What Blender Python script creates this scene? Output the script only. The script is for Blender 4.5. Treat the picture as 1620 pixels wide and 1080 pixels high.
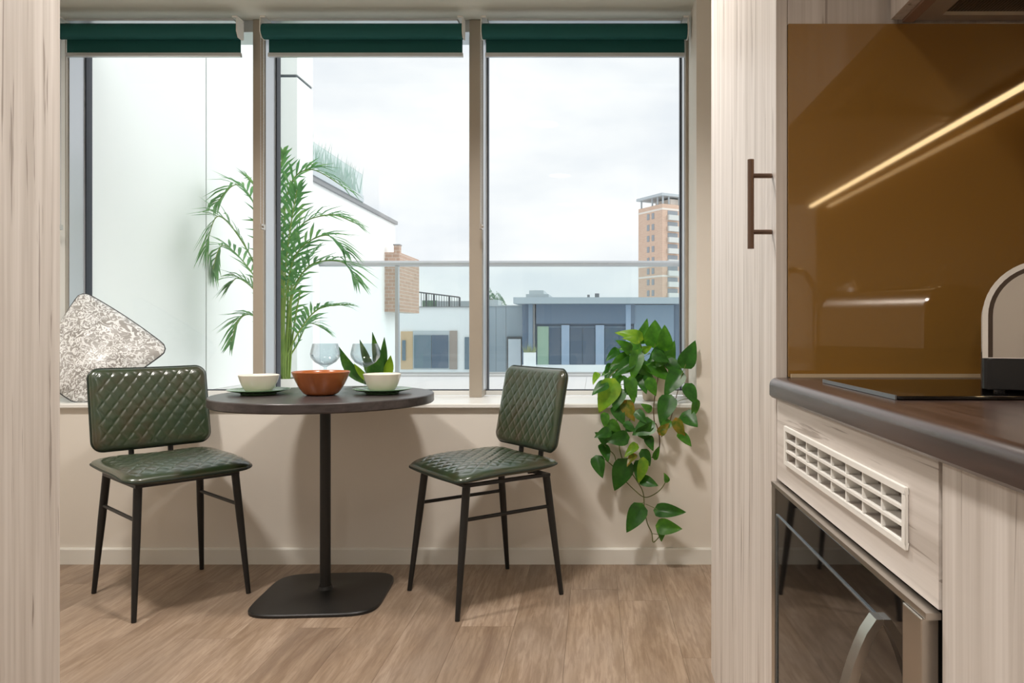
import bpy, bmesh, math, random
from math import sin, cos, pi, radians, sqrt, exp
from mathutils import Vector, Matrix

for o in list(bpy.data.objects):
    bpy.data.objects.remove(o, do_unlink=True)
scene = bpy.context.scene
COL = scene.collection
random.seed(7)

# ------------------------------------------------------------------ camera
FPX = 1215.0                       # focal length in pixels of a 1620 px wide frame
cam_d = bpy.data.cameras.new('camera')
cam_d.sensor_fit = 'HORIZONTAL'
cam_d.sensor_width = 36.0
cam_d.lens = 36.0 * FPX / 1620.0
cam_d.shift_x = -130.0 / 1620.0
cam_d.shift_y = -20.0 / 1620.0
cam_d.clip_start = 0.02
cam_d.clip_end = 2000
cam = bpy.data.objects.new('camera', cam_d)
COL.objects.link(cam)
cam.location = (0, 0, 1.0)
cam.rotation_euler = (radians(90), 0, 0)
scene.camera = cam

# ------------------------------------------------------------------ view
vs = scene.view_settings
vs.view_transform = 'Standard'
try: vs.look = 'None'
except Exception: pass
vs.exposure = 0.0
vs.gamma = 1.0
vs.use_curve_mapping = False

# ------------------------------------------------------------------ world: bright overcast
world = bpy.data.worlds.new('overcast_sky')
scene.world = world
world.use_nodes = True
wn = world.node_tree.nodes; wl = world.node_tree.links
wn.clear()
w_out = wn.new('ShaderNodeOutputWorld')
w_bg = wn.new('ShaderNodeBackground')
w_tc = wn.new('ShaderNodeTexCoord')
w_map = wn.new('ShaderNodeMapping'); w_map.inputs['Scale'].default_value = (1.6, 1.6, 4.5)
w_no = wn.new('ShaderNodeTexNoise')
w_no.inputs['Scale'].default_value = 2.2; w_no.inputs['Detail'].default_value = 5; w_no.inputs['Roughness'].default_value = 0.5
w_cr = wn.new('ShaderNodeValToRGB')
w_cr.color_ramp.elements[0].position = 0.36; w_cr.color_ramp.elements[0].color = (0.77, 0.81, 0.87, 1)
w_cr.color_ramp.elements[1].position = 0.66; w_cr.color_ramp.elements[1].color = (1.0, 1.0, 1.0, 1)
SKY = 1.12
w_bg.inputs['Strength'].default_value = SKY
wl.new(w_tc.outputs['Generated'], w_map.inputs['Vector'])
wl.new(w_map.outputs['Vector'], w_no.inputs['Vector'])
wl.new(w_no.outputs['Fac'], w_cr.inputs['Fac'])
wl.new(w_cr.outputs['Color'], w_bg.inputs['Color'])
wl.new(w_bg.outputs['Background'], w_out.inputs['Surface'])

# veiled sun behind the cloud, high on the right: very soft
sun_d = bpy.data.lights.new('veiled_sun', 'SUN')
sun_d.energy = 2.1
sun_d.angle = radians(70)
sun_d.color = (1.0, 0.985, 0.96)
sun = bpy.data.objects.new('veiled_sun', sun_d)
COL.objects.link(sun)
sun.rotation_euler = Vector((-0.75, -0.05, -0.65)).to_track_quat('-Z', 'Y').to_euler()

DOWNLIGHT_W = 2.0      # multiplier for all ceiling downlights (see build of the downlights)
LED_STRENGTH = 16.0

# ------------------------------------------------------------------ helpers
def P(px, py, Y):
    """world point at depth Y that is seen at a pixel of the 1620x1080 frame"""
    return Vector(((px - 940.0) / FPX * Y, Y, 1.0 - (py - 520.0) / FPX * Y))

def lin(r, g, b):
    def f(c):
        c = c / 255.0
        return c / 12.92 if c <= 0.04045 else ((c + 0.055) / 1.055) ** 2.4
    return (f(r), f(g), f(b))

class MB:
    def __init__(s):
        s.v = []; s.f = []
    def add(s, vs_, fs):
        b = len(s.v)
        s.v.extend([tuple(p) for p in vs_])
        s.f.extend([tuple(i + b for i in q) for q in fs])
        return s
    def box(s, x0, x1, y0, y1, z0, z1):
        return s.add([(x0,y0,z0),(x1,y0,z0),(x1,y1,z0),(x0,y1,z0),(x0,y0,z1),(x1,y0,z1),(x1,y1,z1),(x0,y1,z1)],
                     [(0,3,2,1),(4,5,6,7),(0,1,5,4),(1,2,6,5),(2,3,7,6),(3,0,4,7)])
    def prism(s, pts, z0, z1):
        n = len(pts)
        vs_ = [(x,y,z0) for x,y in pts] + [(x,y,z1) for x,y in pts]
        fs = [tuple(range(n-1,-1,-1)), tuple(range(n,2*n))] + [(i,(i+1)%n,n+(i+1)%n,n+i) for i in range(n)]
        return s.add(vs_, fs)
    def prism_y(s, pts, y0, y1):
        n = len(pts)
        vs_ = [(x,y0,z) for x,z in pts] + [(x,y1,z) for x,z in pts]
        fs = [tuple(range(n)), tuple(range(2*n-1,n-1,-1))] + [(i,n+i,n+(i+1)%n,(i+1)%n) for i in range(n)]
        return s.add(vs_, fs)
    def prism_x(s, pts, x0, x1):
        n = len(pts)
        vs_ = [(x0,y,z) for y,z in pts] + [(x1,y,z) for y,z in pts]
        fs = [tuple(range(n-1,-1,-1)), tuple(range(n,2*n))] + [(i,(i+1)%n,n+(i+1)%n,n+i) for i in range(n)]
        return s.add(vs_, fs)
    def lathe(s, prof, cx=0, cy=0, n=48):
        k = len(prof); vs_ = []; fs = []
        for r, z in prof:
            for i in range(n):
                a = 2*pi*i/n
                vs_.append((cx+r*cos(a), cy+r*sin(a), z))
        for j in range(k-1):
            for i in range(n):
                fs.append((j*n+i, j*n+(i+1)%n, (j+1)*n+(i+1)%n, (j+1)*n+i))
        if prof[0][0] > 1e-5: fs.append(tuple(range(n-1,-1,-1)))
        if prof[-1][0] > 1e-5: fs.append(tuple((k-1)*n+i for i in range(n)))
        return s.add(vs_, fs)
    def tube(s, pts, rad, n=10, closed=False):
        pts = [Vector(p) for p in pts]; m = len(pts)
        if not hasattr(rad, '__len__'): rad = [rad]*m
        tans = []
        for i in range(m):
            if closed: t = pts[(i+1)%m]-pts[i-1]
            else: t = pts[min(i+1,m-1)]-pts[max(i-1,0)]
            tans.append(t.normalized())
        ref = Vector((0,0,1)) if abs(tans[0].z) < .9 else Vector((1,0,0))
        u = tans[0].cross(ref).normalized()
        vs_ = []; fs = []
        for i in range(m):
            t = tans[i]
            u = (u - t*u.dot(t)).normalized()
            w = t.cross(u)
            for k in range(n):
                a = 2*pi*k/n
                vs_.append(pts[i] + (u*cos(a)+w*sin(a))*rad[i])
        for i in range(m if closed else m-1):
            j = (i+1)%m
            for k in range(n):
                fs.append((i*n+k, i*n+(k+1)%n, j*n+(k+1)%n, j*n+k))
        if not closed:
            fs.append(tuple(range(n-1,-1,-1))); fs.append(tuple((m-1)*n+k for k in range(n)))
        return s.add(vs_, fs)
    def data(s, name, mat, smooth=False, angle=40, fix=True):
        me = bpy.data.meshes.new(name)
        me.from_pydata(s.v, [], s.f)
        if fix:
            bm = bmesh.new(); bm.from_mesh(me)
            bmesh.ops.remove_doubles(bm, verts=bm.verts, dist=1e-6)
            bmesh.ops.recalc_face_normals(bm, faces=bm.faces)
            bm.to_mesh(me); bm.free()
        if mat: me.materials.append(mat)
        if smooth:
            me.polygons.foreach_set('use_smooth', [True]*len(me.polygons))
            me.set_sharp_from_angle(angle=radians(angle))
        me.update()
        return me
    def build(s, name, mat, parent=None, smooth=False, bevel=0, angle=40, fix=True, loc=None):
        return link(name, s.data(name, mat, smooth, angle, fix), parent, bevel, loc)

def link(name, me, parent=None, bevel=0, loc=None):
    o = bpy.data.objects.new(name, me)
    COL.objects.link(o)
    if parent: o.parent = parent
    if loc is not None: o.location = loc
    if bevel:
        md = o.modifiers.new('bevel', 'BEVEL'); md.width = bevel; md.segments = 2; md.limit_method = 'ANGLE'
    return o

def tag(o, label=None, cat=None, group=None, kind=None):
    if label: o['label'] = label
    if cat: o['category'] = cat
    if group: o['group'] = group
    if kind: o['kind'] = kind
    return o

def thing(name, label, cat, loc=(0,0,0), rotz=0, group=None):
    o = bpy.data.objects.new(name, None)
    o.empty_display_size = 0.05
    COL.objects.link(o)
    o.location = loc; o.rotation_euler = (0,0,rotz)
    return tag(o, label, cat, group)

def struct(name, label=None):
    o = bpy.data.objects.new(name, None); o.empty_display_size = .05
    COL.objects.link(o)
    return tag(o, label, None, None, 'structure')

def rrect(hx, hy, r, n=6, cx=0, cy=0):
    pts = []
    for sx, sy, a0 in ((1,1,0),(-1,1,90),(-1,-1,180),(1,-1,270)):
        for i in range(n+1):
            a = radians(a0 + 90*i/n)
            pts.append((cx+sx*(hx-r)+r*cos(a), cy+sy*(hy-r)+r*sin(a)))
    return pts

def smoothpts(pts, n=6):
    """Catmull-Rom through pts"""
    pts = [Vector(p) for p in pts]; out = []
    for i in range(len(pts)-1):
        p0 = pts[max(i-1,0)]; p1 = pts[i]; p2 = pts[i+1]; p3 = pts[min(i+2,len(pts)-1)]
        for k in range(n):
            t = k/n
            out.append(0.5*((2*p1)+(p2-p0)*t+(2*p0-5*p1+4*p2-p3)*t*t+(3*p1-p0-3*p2+p3)*t**3))
    out.append(pts[-1])
    return out

# ------------------------------------------------------------------ materials
def mat(name, col, rough=.5, metal=0, spec=.5, coat=0, coat_r=.05, emit=None, es=0, ior=None):
    m = bpy.data.materials.new(name); m.use_nodes = True
    b = m.node_tree.nodes['Principled BSDF']
    b.inputs['Base Color'].default_value = (*col, 1)
    b.inputs['Roughness'].default_value = rough
    b.inputs['Metallic'].default_value = metal
    b.inputs['Specular IOR Level'].default_value = spec
    if coat:
        b.inputs['Coat Weight'].default_value = coat; b.inputs['Coat Roughness'].default_value = coat_r
    if ior: b.inputs['IOR'].default_value = ior
    if emit:
        b.inputs['Emission Color'].default_value = (*emit, 1); b.inputs['Emission Strength'].default_value = es
    return m

def nodes(m):
    return m.node_tree.nodes, m.node_tree.links, m.node_tree.nodes['Principled BSDF']

def add_noise(n, l, vec, scale, detail=4, rough=.55, dist=0):
    t = n.new('ShaderNodeTexNoise')
    t.inputs['Scale'].default_value = scale; t.inputs['Detail'].default_value = detail
    t.inputs['Roughness'].default_value = rough; t.inputs['Distortion'].default_value = dist
    l.new(vec, t.inputs['Vector']); return t

def mapping(n, l, vec, scale, loc=(0,0,0), rot=(0,0,0)):
    mp = n.new('ShaderNodeMapping'); mp.inputs['Scale'].default_value = scale
    mp.inputs['Location'].default_value = loc; mp.inputs['Rotation'].default_value = rot
    l.new(vec, mp.inputs['Vector']); return mp.outputs['Vector']

def ramp(n, l, fac, stops):
    r = n.new('ShaderNodeValToRGB'); e = r.color_ramp.elements
    e[0].position = stops[0][0]; e[0].color = (*stops[0][1], 1)
    e[1].position = stops[-1][0]; e[1].color = (*stops[-1][1], 1)
    for p, c in stops[1:-1]:
        k = e.new(p); k.color = (*c, 1)
    l.new(fac, r.inputs['Fac']); return r.outputs['Color']

def mixc(n, l, fac, a, b, mode='MIX'):
    x = n.new('ShaderNodeMix'); x.data_type = 'RGBA'; x.blend_type = mode
    def put(sock, v):
        if hasattr(v, 'is_output') or hasattr(v, 'links'): l.new(v, sock)
        elif isinstance(v, (int, float)): sock.default_value = v
        else: sock.default_value = (*v, 1)
    put(x.inputs[0], fac); put(x.inputs[6], a); put(x.inputs[7], b)
    return x.outputs[2]

def bump(n, l, b, height, strength=.2, dist=.002):
    bp = n.new('ShaderNodeBump'); bp.inputs['Strength'].default_value = strength; bp.inputs['Distance'].default_value = dist
    l.new(height, bp.inputs['Height']); l.new(bp.outputs['Normal'], b.inputs['Normal'])

def wood_laminate(name, axis):
    m = mat(name, (.6,.5,.45), .42)
    n, l, b = nodes(m)
    g = n.new('ShaderNodeNewGeometry').outputs['Position']
    s1 = [34,34,34]; s1[axis] = .8
    s2 = [95,95,95]; s2[axis] = 2.2
    s3 = [64,64,64]; s3[axis] = 1.8
    base = ramp(n, l, add_noise(n, l, mapping(n, l, g, s1), 1, 5).outputs['Fac'],
                [(.30, lin(192,184,176)), (.55, lin(211,204,197)), (.75, lin(221,215,209))])
    fine = add_noise(n, l, mapping(n, l, g, s2), 1, 3).outputs['Fac']
    c2 = mixc(n, l, ramp(n, l, fine, [(.42,(0,0,0)),(.68,(.30,.30,.30))]), base, lin(150,138,126))
    crack = add_noise(n, l, mapping(n, l, g, s3, (3.1,1.7,.4)), 1, 4, .6, .5).outputs['Fac']
    ck = ramp(n, l, crack, [(.345,(.62,.62,.62)),(.38,(0,0,0))])
    c3 = mixc(n, l, ck, c2, lin(120,106,95))
    l.new(c3, b.inputs['Base Color'])
    bump(n, l, b, fine, .12, .001)
    return m

M = {}
M['wood_v'] = wood_laminate('pale_wood_vertical', 2)
M['wood_h'] = wood_laminate('pale_wood_horizontal', 1)
M['wood_edge'] = mat('pale_wood_edge', lin(205,185,170), .5)
M['wall'] = mat('wall_paint', lin(226,220,210), .75, spec=.25)
M['ceiling'] = mat('ceiling_paint', lin(214,214,204), .8, spec=.2)
M['white_gloss'] = mat('white_gloss_paint', lin(236,236,232), .3)
M['base'] = mat('baseboard_paint', lin(226,224,216), .4)
M['alu'] = mat('backlit_aluminium', lin(176,166,152), .38, metal=.45)  # brown-grey shade of the backlit mullion fronts is in this colour
M['alu_light'] = mat('silver_aluminium', lin(205,208,212), .28, metal=.6)
M['gasket'] = mat('dark_gasket', lin(52,56,66), .5)
M['chrome'] = mat('chrome', lin(225,225,225), .12, metal=1)
M['steel'] = mat('brushed_steel', lin(196,190,182), .3, metal=1)
M['plastic_white'] = mat('white_plastic', lin(232,230,224), .35)
M['black_metal'] = mat('black_powder_coat', lin(30,29,28), .42, spec=.4)
M['black'] = mat('black_plastic', lin(16,16,17), .3)
M['dark'] = mat('dark_void', lin(18,17,16), .8)

# floor planks
m = mat('oak_vinyl_plank', (.4,.3,.2), .42, spec=.4); M['plank'] = m
n, l, b = nodes(m)
g = n.new('ShaderNodeNewGeometry').outputs['Position']
oi = n.new('ShaderNodeObjectInfo')
vadd = n.new('ShaderNodeVectorMath'); vadd.operation = 'ADD'
vm = n.new('ShaderNodeVectorMath'); vm.operation = 'SCALE'; vm.inputs['Scale'].default_value = 37.0
cx = n.new('ShaderNodeCombineXYZ'); l.new(oi.outputs['Random'], cx.inputs[0]); l.new(oi.outputs['Random'], cx.inputs[1])
l.new(cx.outputs[0], vm.inputs[0]); l.new(g, vadd.inputs[0]); l.new(vm.outputs[0], vadd.inputs[1])
pv = vadd.outputs[0]
c1 = ramp(n, l, add_noise(n, l, mapping(n, l, pv, (9,1.5,9)), 1, 6, .62, .6).outputs['Fac'],
          [(.28, lin(126,103,84)), (.46, lin(160,138,116)), (.60, lin(178,156,135)), (.76, lin(194,175,155))])
fine = add_noise(n, l, mapping(n, l, pv, (90,6.5,90)), 1, 5, .65, .8).outputs['Fac']
c2 = mixc(n, l, ramp(n, l, fine, [(.40,(.50,.50,.50)),(.58,(0,0,0))]), c1, lin(118,94,74))
smoky = add_noise(n, l, mapping(n, l, g, (3.2,1.6,3.2)), 1, 3, .5).outputs['Fac']
c2 = mixc(n, l, ramp(n, l, smoky, [(.40,(0,0,0)),(.68,(.42,.42,.42))]), c2, lin(150,136,124))
tone = ramp(n, l, oi.outputs['Random'], [(0,(.90,.90,.90)),(1,(1.05,1.05,1.05))])
c3 = mixc(n, l, 1.0, c2, tone, 'MULTIPLY')
l.new(c3, b.inputs['Base Color'])
bump(n, l, b, fine, .15, .001)
M['subfloor'] = mat('subfloor', lin(88,70,55), .8)

# dark wood worktop
m = mat('dark_wood_worktop', lin(60,44,38), .27, spec=.8); M['worktop'] = m
n, l, b = nodes(m)
g = n.new('ShaderNodeNewGeometry').outputs['Position']
nz = add_noise(n, l, mapping(n, l, g, (70,3,70)), 1, 5, .6).outputs['Fac']
l.new(ramp(n, l, nz, [(.3, lin(44,32,28)), (.5, lin(66,50,44)), (.7, lin(84,67,60))]), b.inputs['Base Color'])
bump(n, l, b, nz, .18, .001)

# table top
m = mat('dark_table_laminate', lin(60,54,54), .33); M['table'] = m
n, l, b = nodes(m)
tc = n.new('ShaderNodeTexCoord').outputs['Object']
nz = add_noise(n, l, mapping(n, l, tc, (6,60,60)), 1, 5).outputs['Fac']
l.new(ramp(n, l, nz, [(.3, lin(48,42,42)), (.7, lin(74,67,66))]), b.inputs['Base Color'])

# quilted green leather
m = mat('green_leather', lin(44,66,40), .34, spec=.55, coat=1.0, coat_r=.17); M['leather'] = m
n, l, b = nodes(m)
tc = n.new('ShaderNodeTexCoord').outputs['Object']
nz = add_noise(n, l, tc, 14, 3).outputs['Fac']
l.new(ramp(n, l, nz, [(.30, lin(54,50,28)), (.52, lin(42,56,30)), (.75, lin(32,54,34))]), b.inputs['Base Color'])
gr = add_noise(n, l, tc, 420, 2).outputs['Fac']
bump(n, l, b, gr, .08, .001)
M['piping'] = mat('dark_green_piping', lin(24,36,26), .4)

# roller blind fabric
m = mat('teal_blind_fabric', lin(32,88,86), .6, spec=.2); M['blind'] = m
M['chain'] = mat('bead_chain', lin(205,208,212), .35, metal=.3)

# gold back-painted glass
m = mat('bronze_backpainted_glass', lin(140,104,50), .04, spec=.85); M['gold'] = m
m = mat('black_hob_glass', lin(12,11,11), .04, spec=.6); M['hob'] = m
m = mat('black_oven_glass', lin(14,13,13), .03, spec=.75); M['oven_glass'] = m

def thin_glass(name, tint, refl=.9, base=.025, pwr=4.0):
    m = bpy.data.materials.new(name); m.use_nodes = True
    n = m.node_tree.nodes; l = m.node_tree.links; n.clear()
    out = n.new('ShaderNodeOutputMaterial'); mx = n.new('ShaderNodeMixShader')
    tr = n.new('ShaderNodeBsdfTransparent'); tr.inputs[0].default_value = (*tint, 1)
    gl = n.new('ShaderNodeBsdfGlossy'); gl.inputs['Roughness'].default_value = .01
    gl.inputs['Color'].default_value = (refl, refl, refl, 1)
    lw = n.new('ShaderNodeLayerWeight'); lw.inputs['Blend'].default_value = .5
    pw = n.new('ShaderNodeMath'); pw.operation = 'POWER'; pw.inputs[1].default_value = pwr
    ml = n.new('ShaderNodeMath'); ml.operation = 'MULTIPLY_ADD'; ml.inputs[1].default_value = .75; ml.inputs[2].default_value = base
    l.new(lw.outputs['Facing'], pw.inputs[0]); l.new(pw.outputs[0], ml.inputs[0])
    l.new(ml.outputs[0], mx.inputs[0]); l.new(tr.outputs[0], mx.inputs[1]); l.new(gl.outputs[0], mx.inputs[2])
    l.new(mx.outputs[0], out.inputs[0])
    return m
M['pane'] = thin_glass('window_glass', (.983,.995,.991))
M['balu_glass'] = thin_glass('balustrade_glass', (.93,.972,.972))
M['wine'] = thin_glass('wine_glass', (.90,.925,.935), .8, .03, 2.0)
M['roof_glass'] = thin_glass('roof_glass', (.90,.965,.955))

M['terracotta'] = mat('terracotta_glaze', lin(170,98,52), .25, spec=.5, coat=.3)
M['ceramic'] = mat('offwhite_ceramic', lin(236,228,216), .22, coat=.3)
M['green_ceramic'] = mat('green_ceramic', lin(88,120,86), .25, coat=.4)
M['pot'] = mat('beige_pot', lin(208,192,172), .5)
M['pot_white'] = mat('white_pot', lin(232,232,228), .4)
M['soil'] = mat('soil', lin(58,42,30), .9)

def leaf_mat(name, stops, scale=6, rough=.35, trans=.35):
    m = bpy.data.materials.new(name); m.use_nodes = True
    n, l, b = nodes(m)
    b.inputs['Roughness'].default_value = rough
    tc = n.new('ShaderNodeTexCoord').outputs['Object']
    nz = add_noise(n, l, tc, scale, 3).outputs['Fac']
    c = ramp(n, l, nz, stops); l.new(c, b.inputs['Base Color'])
    out = n['Material Output']; tl = n.new('ShaderNodeBsdfTranslucent'); l.new(c, tl.inputs['Color'])
    mx = n.new('ShaderNodeMixShader'); mx.inputs[0].default_value = trans
    l.new(b.outputs[0], mx.inputs[1]); l.new(tl.outputs[0], mx.inputs[2]); l.new(mx.outputs[0], out.inputs['Surface'])
    return m
M['leaf_a'] = leaf_mat('pothos_leaf_green', [(.35, lin(50,104,26)), (.6, lin(78,138,34)), (.75, lin(128,172,52))], 2.2)
M['leaf_b'] = leaf_mat('pothos_leaf_dark', [(.35, lin(34,84,24)), (.6, lin(54,112,32)), (.8, lin(90,140,44))], 2.2)
M['leaf_c'] = leaf_mat('pothos_leaf_lime', [(.35, lin(96,150,34)), (.6, lin(138,176,44)), (.75, lin(176,190,60))], 2.0)
M['leaf_d'] = leaf_mat('pothos_leaf_turning', [(.35, lin(72,110,30)), (.55, lin(140,130,44)), (.72, lin(190,116,48))], 2.4)
M['vine'] = mat('vine_stem', lin(96,104,48), .5)
M['vine_brown'] = mat('vine_brown', lin(92,74,44), .55)
M['palm'] = leaf_mat('palm_leaf', [(.3, lin(66,124,66)), (.55, lin(100,158,88)), (.75, lin(148,190,112))], 9, .4, .4)
M['palm_stem'] = leaf_mat('palm_stem', [(.3, lin(112,150,58)), (.7, lin(160,186,92))], 5, .45, .2)
M['snake'] = leaf_mat('snake_leaf', [(.35, lin(36,72,26)), (.55, lin(52,98,32)), (.72, lin(96,140,44))], 14, .35, .25)
M['snake_edge'] = leaf_mat('snake_leaf_lime', [(.35, lin(108,150,30)), (.7, lin(156,186,48))], 8, .35, .35)

# damask cushion
m = mat('grey_damask', (.5,.5,.5), .38, spec=.6); M['damask'] = m
n, l, b = nodes(m)
tc = n.new('ShaderNodeTexCoord').outputs['UV']
nz = add_noise(n, l, tc, 15, 1.5, .5, 1.6).outputs['Fac']
r1 = ramp(n, l, nz, [(.40, (0,0,0)), (.455,(1,1,1)), (.52,(1,1,1)), (.575,(0,0,0))])
nz2 = add_noise(n, l, tc, 3.4, 3).outputs['Fac']
c = mixc(n, l, r1, ramp(n, l, nz2, [(.35, lin(148,145,141)), (.65, lin(184,182,179))]), lin(242,244,244))
l.new(c, b.inputs['Base Color'])
bump(n, l, b, r1, .25, .002)

# exterior; haze is mixed into the paler colours of distant things
M['clad'] = mat('white_cladding', lin(236,240,238), .35, spec=.4)
M['clad2'] = mat('pale_render', lin(238,240,238), .6)
M['joint'] = mat('dark_joint', lin(90,98,104), .7)
M['terrace'] = mat('pale_terrace_paving', lin(214,212,212), .6)
M['kerb'] = mat('white_kerb', lin(232,230,230), .5)
M['rail'] = mat('rail_steel', lin(190,192,194), .3, metal=.5)
M['far_white'] = mat('far_white_render', lin(238,241,242), .7)
M['far_blue'] = mat('far_blue_cladding', lin(164,178,188), .6)
M['far_dark'] = mat('far_slate_blue', lin(104,124,146), .6)
M['far_mid'] = mat('far_mid_blue', lin(132,152,172), .6)
M['far_fascia'] = mat('far_fascia', lin(176,188,196), .6)
M['far_glass'] = mat('far_window_glass', lin(104,124,138), .08, spec=.6)
M['far_glass2'] = mat('far_window_dark', lin(84,102,122), .1, spec=.6)
M['far_curtain'] = mat('far_green_curtain', lin(160,188,168), .8)
M['far_post'] = mat('far_post', lin(160,180,204), .6)
M['far_timber'] = mat('far_timber', lin(206,180,146), .7)
M['far_brown'] = mat('far_brown', lin(162,150,142), .7)
M['far_door'] = mat('far_door', lin(222,230,236), .5)
M['far_grey'] = mat('far_roof_grey', lin(190,198,202), .7)
M['coping'] = mat('dark_coping', lin(140,142,144), .6)
M['black_rail'] = mat('far_black_railing', lin(92,98,102), .6)
M['tower_band'] = mat('tower_band', lin(232,224,214), .7)
M['tower_balc'] = mat('tower_balcony', lin(212,214,210), .7)
M['tower_glass'] = mat('tower_window', lin(150,156,162), .2)
M['tree'] = mat('tree_leaf', lin(118,150,128), .8)

def brick_mat(name, c1, c2, mortar, scale):
    m = mat(name, c1, .85); n, l, b = nodes(m)
    tc = n.new('ShaderNodeTexCoord').outputs['Object']
    sx = n.new('ShaderNodeSeparateXYZ'); l.new(tc, sx.inputs[0])
    ad = n.new('ShaderNodeMath'); ad.operation = 'ADD'; l.new(sx.outputs[0], ad.inputs[0]); l.new(sx.outputs[1], ad.inputs[1])
    cb = n.new('ShaderNodeCombineXYZ'); l.new(ad.outputs[0], cb.inputs[0]); l.new(sx.outputs[2], cb.inputs[1])
    br = n.new('ShaderNodeTexBrick'); l.new(cb.outputs[0], br.inputs['Vector'])
    br.inputs['Color1'].default_value = (*c1,1); br.inputs['Color2'].default_value = (*c2,1); br.inputs['Mortar'].default_value = (*mortar,1)
    br.inputs['Scale'].default_value = scale
    l.new(br.outputs['Color'], b.inputs['Base Color']); return m
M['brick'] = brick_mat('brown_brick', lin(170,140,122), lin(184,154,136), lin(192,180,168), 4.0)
M['tower_brick'] = brick_mat('tower_brick', lin(208,174,152), lin(216,186,164), lin(222,202,186), 1.2)  # both bricks paled to carry the distant haze

# ================================================================== THE ROOM
WY = 3.275         # room face of the window wall
XL, XR = -2.443, .436   # window reveal
ZS = .683          # sill top
ZC = 2.43          # ceiling
RX = .91           # kitchen wall (right)
GY = 3.70          # glazing

fl = struct('floor', 'oak effect vinyl plank floor')
MB().box(-2.62, RX+.1, -3.0, WY+.01, -.06, -.004).build('subfloor', M['subfloor'], fl)
pm = MB().box(-.5,.5,-.5,.5,-1,0).data('plank', M['plank'])
PW, PL, GAP = .18, 1.22, .0007
x = -2.61
while x < RX:
    y = -3.0 - random.random()*PL
    while y < WY:
        y0, y1 = max(y, -3.0), min(y+PL, WY)
        if y1 - y0 > .05:
            o = link('plank', pm, fl)
            o.location = (x+PW/2, (y0+y1)/2, 0)
            o.scale = (PW-GAP, y1-y0-GAP, .004)
        y += PL
    x += PW

w = MB()
w.box(-2.62, RX, WY, 3.62, -.05, ZS-.020)
w.box(-2.62, XL-.002, WY, 3.62, ZS-.020, ZC)
w.box(XR, RX, WY, 3.62, ZS-.020, ZC)
tag(w.build('wall_window', M['wall']), 'pale painted wall under and beside the window', kind='structure')
tag(MB().box(-2.62, RX+.1, -3.0, 3.72, ZC, ZC+.1).build('ceiling', M['ceiling']), 'pale ceiling above the window', kind='structure')
tag(MB().box(-2.72, -2.62, -3.0, 3.62, -.05, ZC).build('wall_left', M['wall']), 'pale painted wall left of the window', kind='structure')
tag(MB().box(RX, RX+.1, -3.0, 3.62, -.05, ZC).build('wall_right', M['wall']), 'pale painted wall behind the kitchen units', kind='structure')
tag(MB().box(-2.62, RX, -3.1, -3.0, -.05, ZC).build('wall_back', M['wall']), 'pale painted wall behind the viewer', kind='structure')
bb = MB().prism_x([(WY-.014,0),(WY-.014,.062),(WY-.008,.068),(WY,.068),(WY,0)], -2.62, RX)
tag(bb.build('baseboard_window', M['base']), 'low white baseboard under the window', kind='structure')

# ------------------------------------------------------------------ window
win = struct('window_1', 'three-light aluminium window with white sill')
sm = MB().prism_x([(WY-.022,ZS-.016),(WY-.022,ZS-.004),(WY-.018,ZS),(3.64,ZS),(3.64,ZS-.0195),(WY-.018,ZS-.0195)], XL-.001, XR-.001)
sm.build('window_sill', M['white_gloss'], win)
FY0, FY1 = 3.55, 3.74
def member(x0, x1, name='mullion'):
    a = MB().box(x0, x1, FY0, FY1, ZS+.0005, ZC-.001).build(name, M['alu'], win, bevel=.002)
    return a
member(-1.578, -1.530); member(-.577, -.519)
member(XL-.045, XL, 'frame_jamb')
member(XR-.014, XR-.0005, 'frame_jamb')
# sky sheen put into pale side strips; dark gaskets on the inner sides
lights = [(XL, -1.578), (-1.530, -.577), (-.519, XR-.014)]
for (a, c_) in lights:
    MB().box(a+.0003, a+.004, FY0+.02, FY1-.055, ZS+.03, ZC-.07).build('side_sheen', M['alu_light'], win)
    MB().box(c_-.004, c_-.0003, FY0+.02, FY1-.055, ZS+.03, ZC-.07).build('side_sheen', M['alu_light'], win)
    g_ = MB()
    g_.box(a+.0003, a+.011, GY-.022, GY+.022, ZS+.022, ZC-.055)
    g_.box(c_-.011, c_-.0003, GY-.022, GY+.022, ZS+.022, ZC-.055)
    g_.build('gasket', M['gasket'], win)
    g_ = MB().box(a+.004, a+.006, GY-.024, GY-.0225, ZS+.022, ZC-.055)
    g_.build('glazing_bead', M['alu_light'], win)
    MB().box(a+.0003, c_-.0003, GY-.03, GY+.03, ZS+.0005, ZS+.022).build('bottom_rail', M['white_gloss'], win)
    MB().box(a+.0003, c_-.0003, GY-.026, GY+.01, ZS+.022, ZS+.026).build('bottom_gasket', M['gasket'], win)
    MB().box(a+.0003, c_-.0003, FY0+.01, FY1-.02, ZC-.055, ZC-.001).build('head_rail', M['alu_light'], win)
    MB().box(a+.006, c_-.006, GY-.004, GY+.004, ZS+.02, ZC-.05).build('pane', M['pane'], win)

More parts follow.
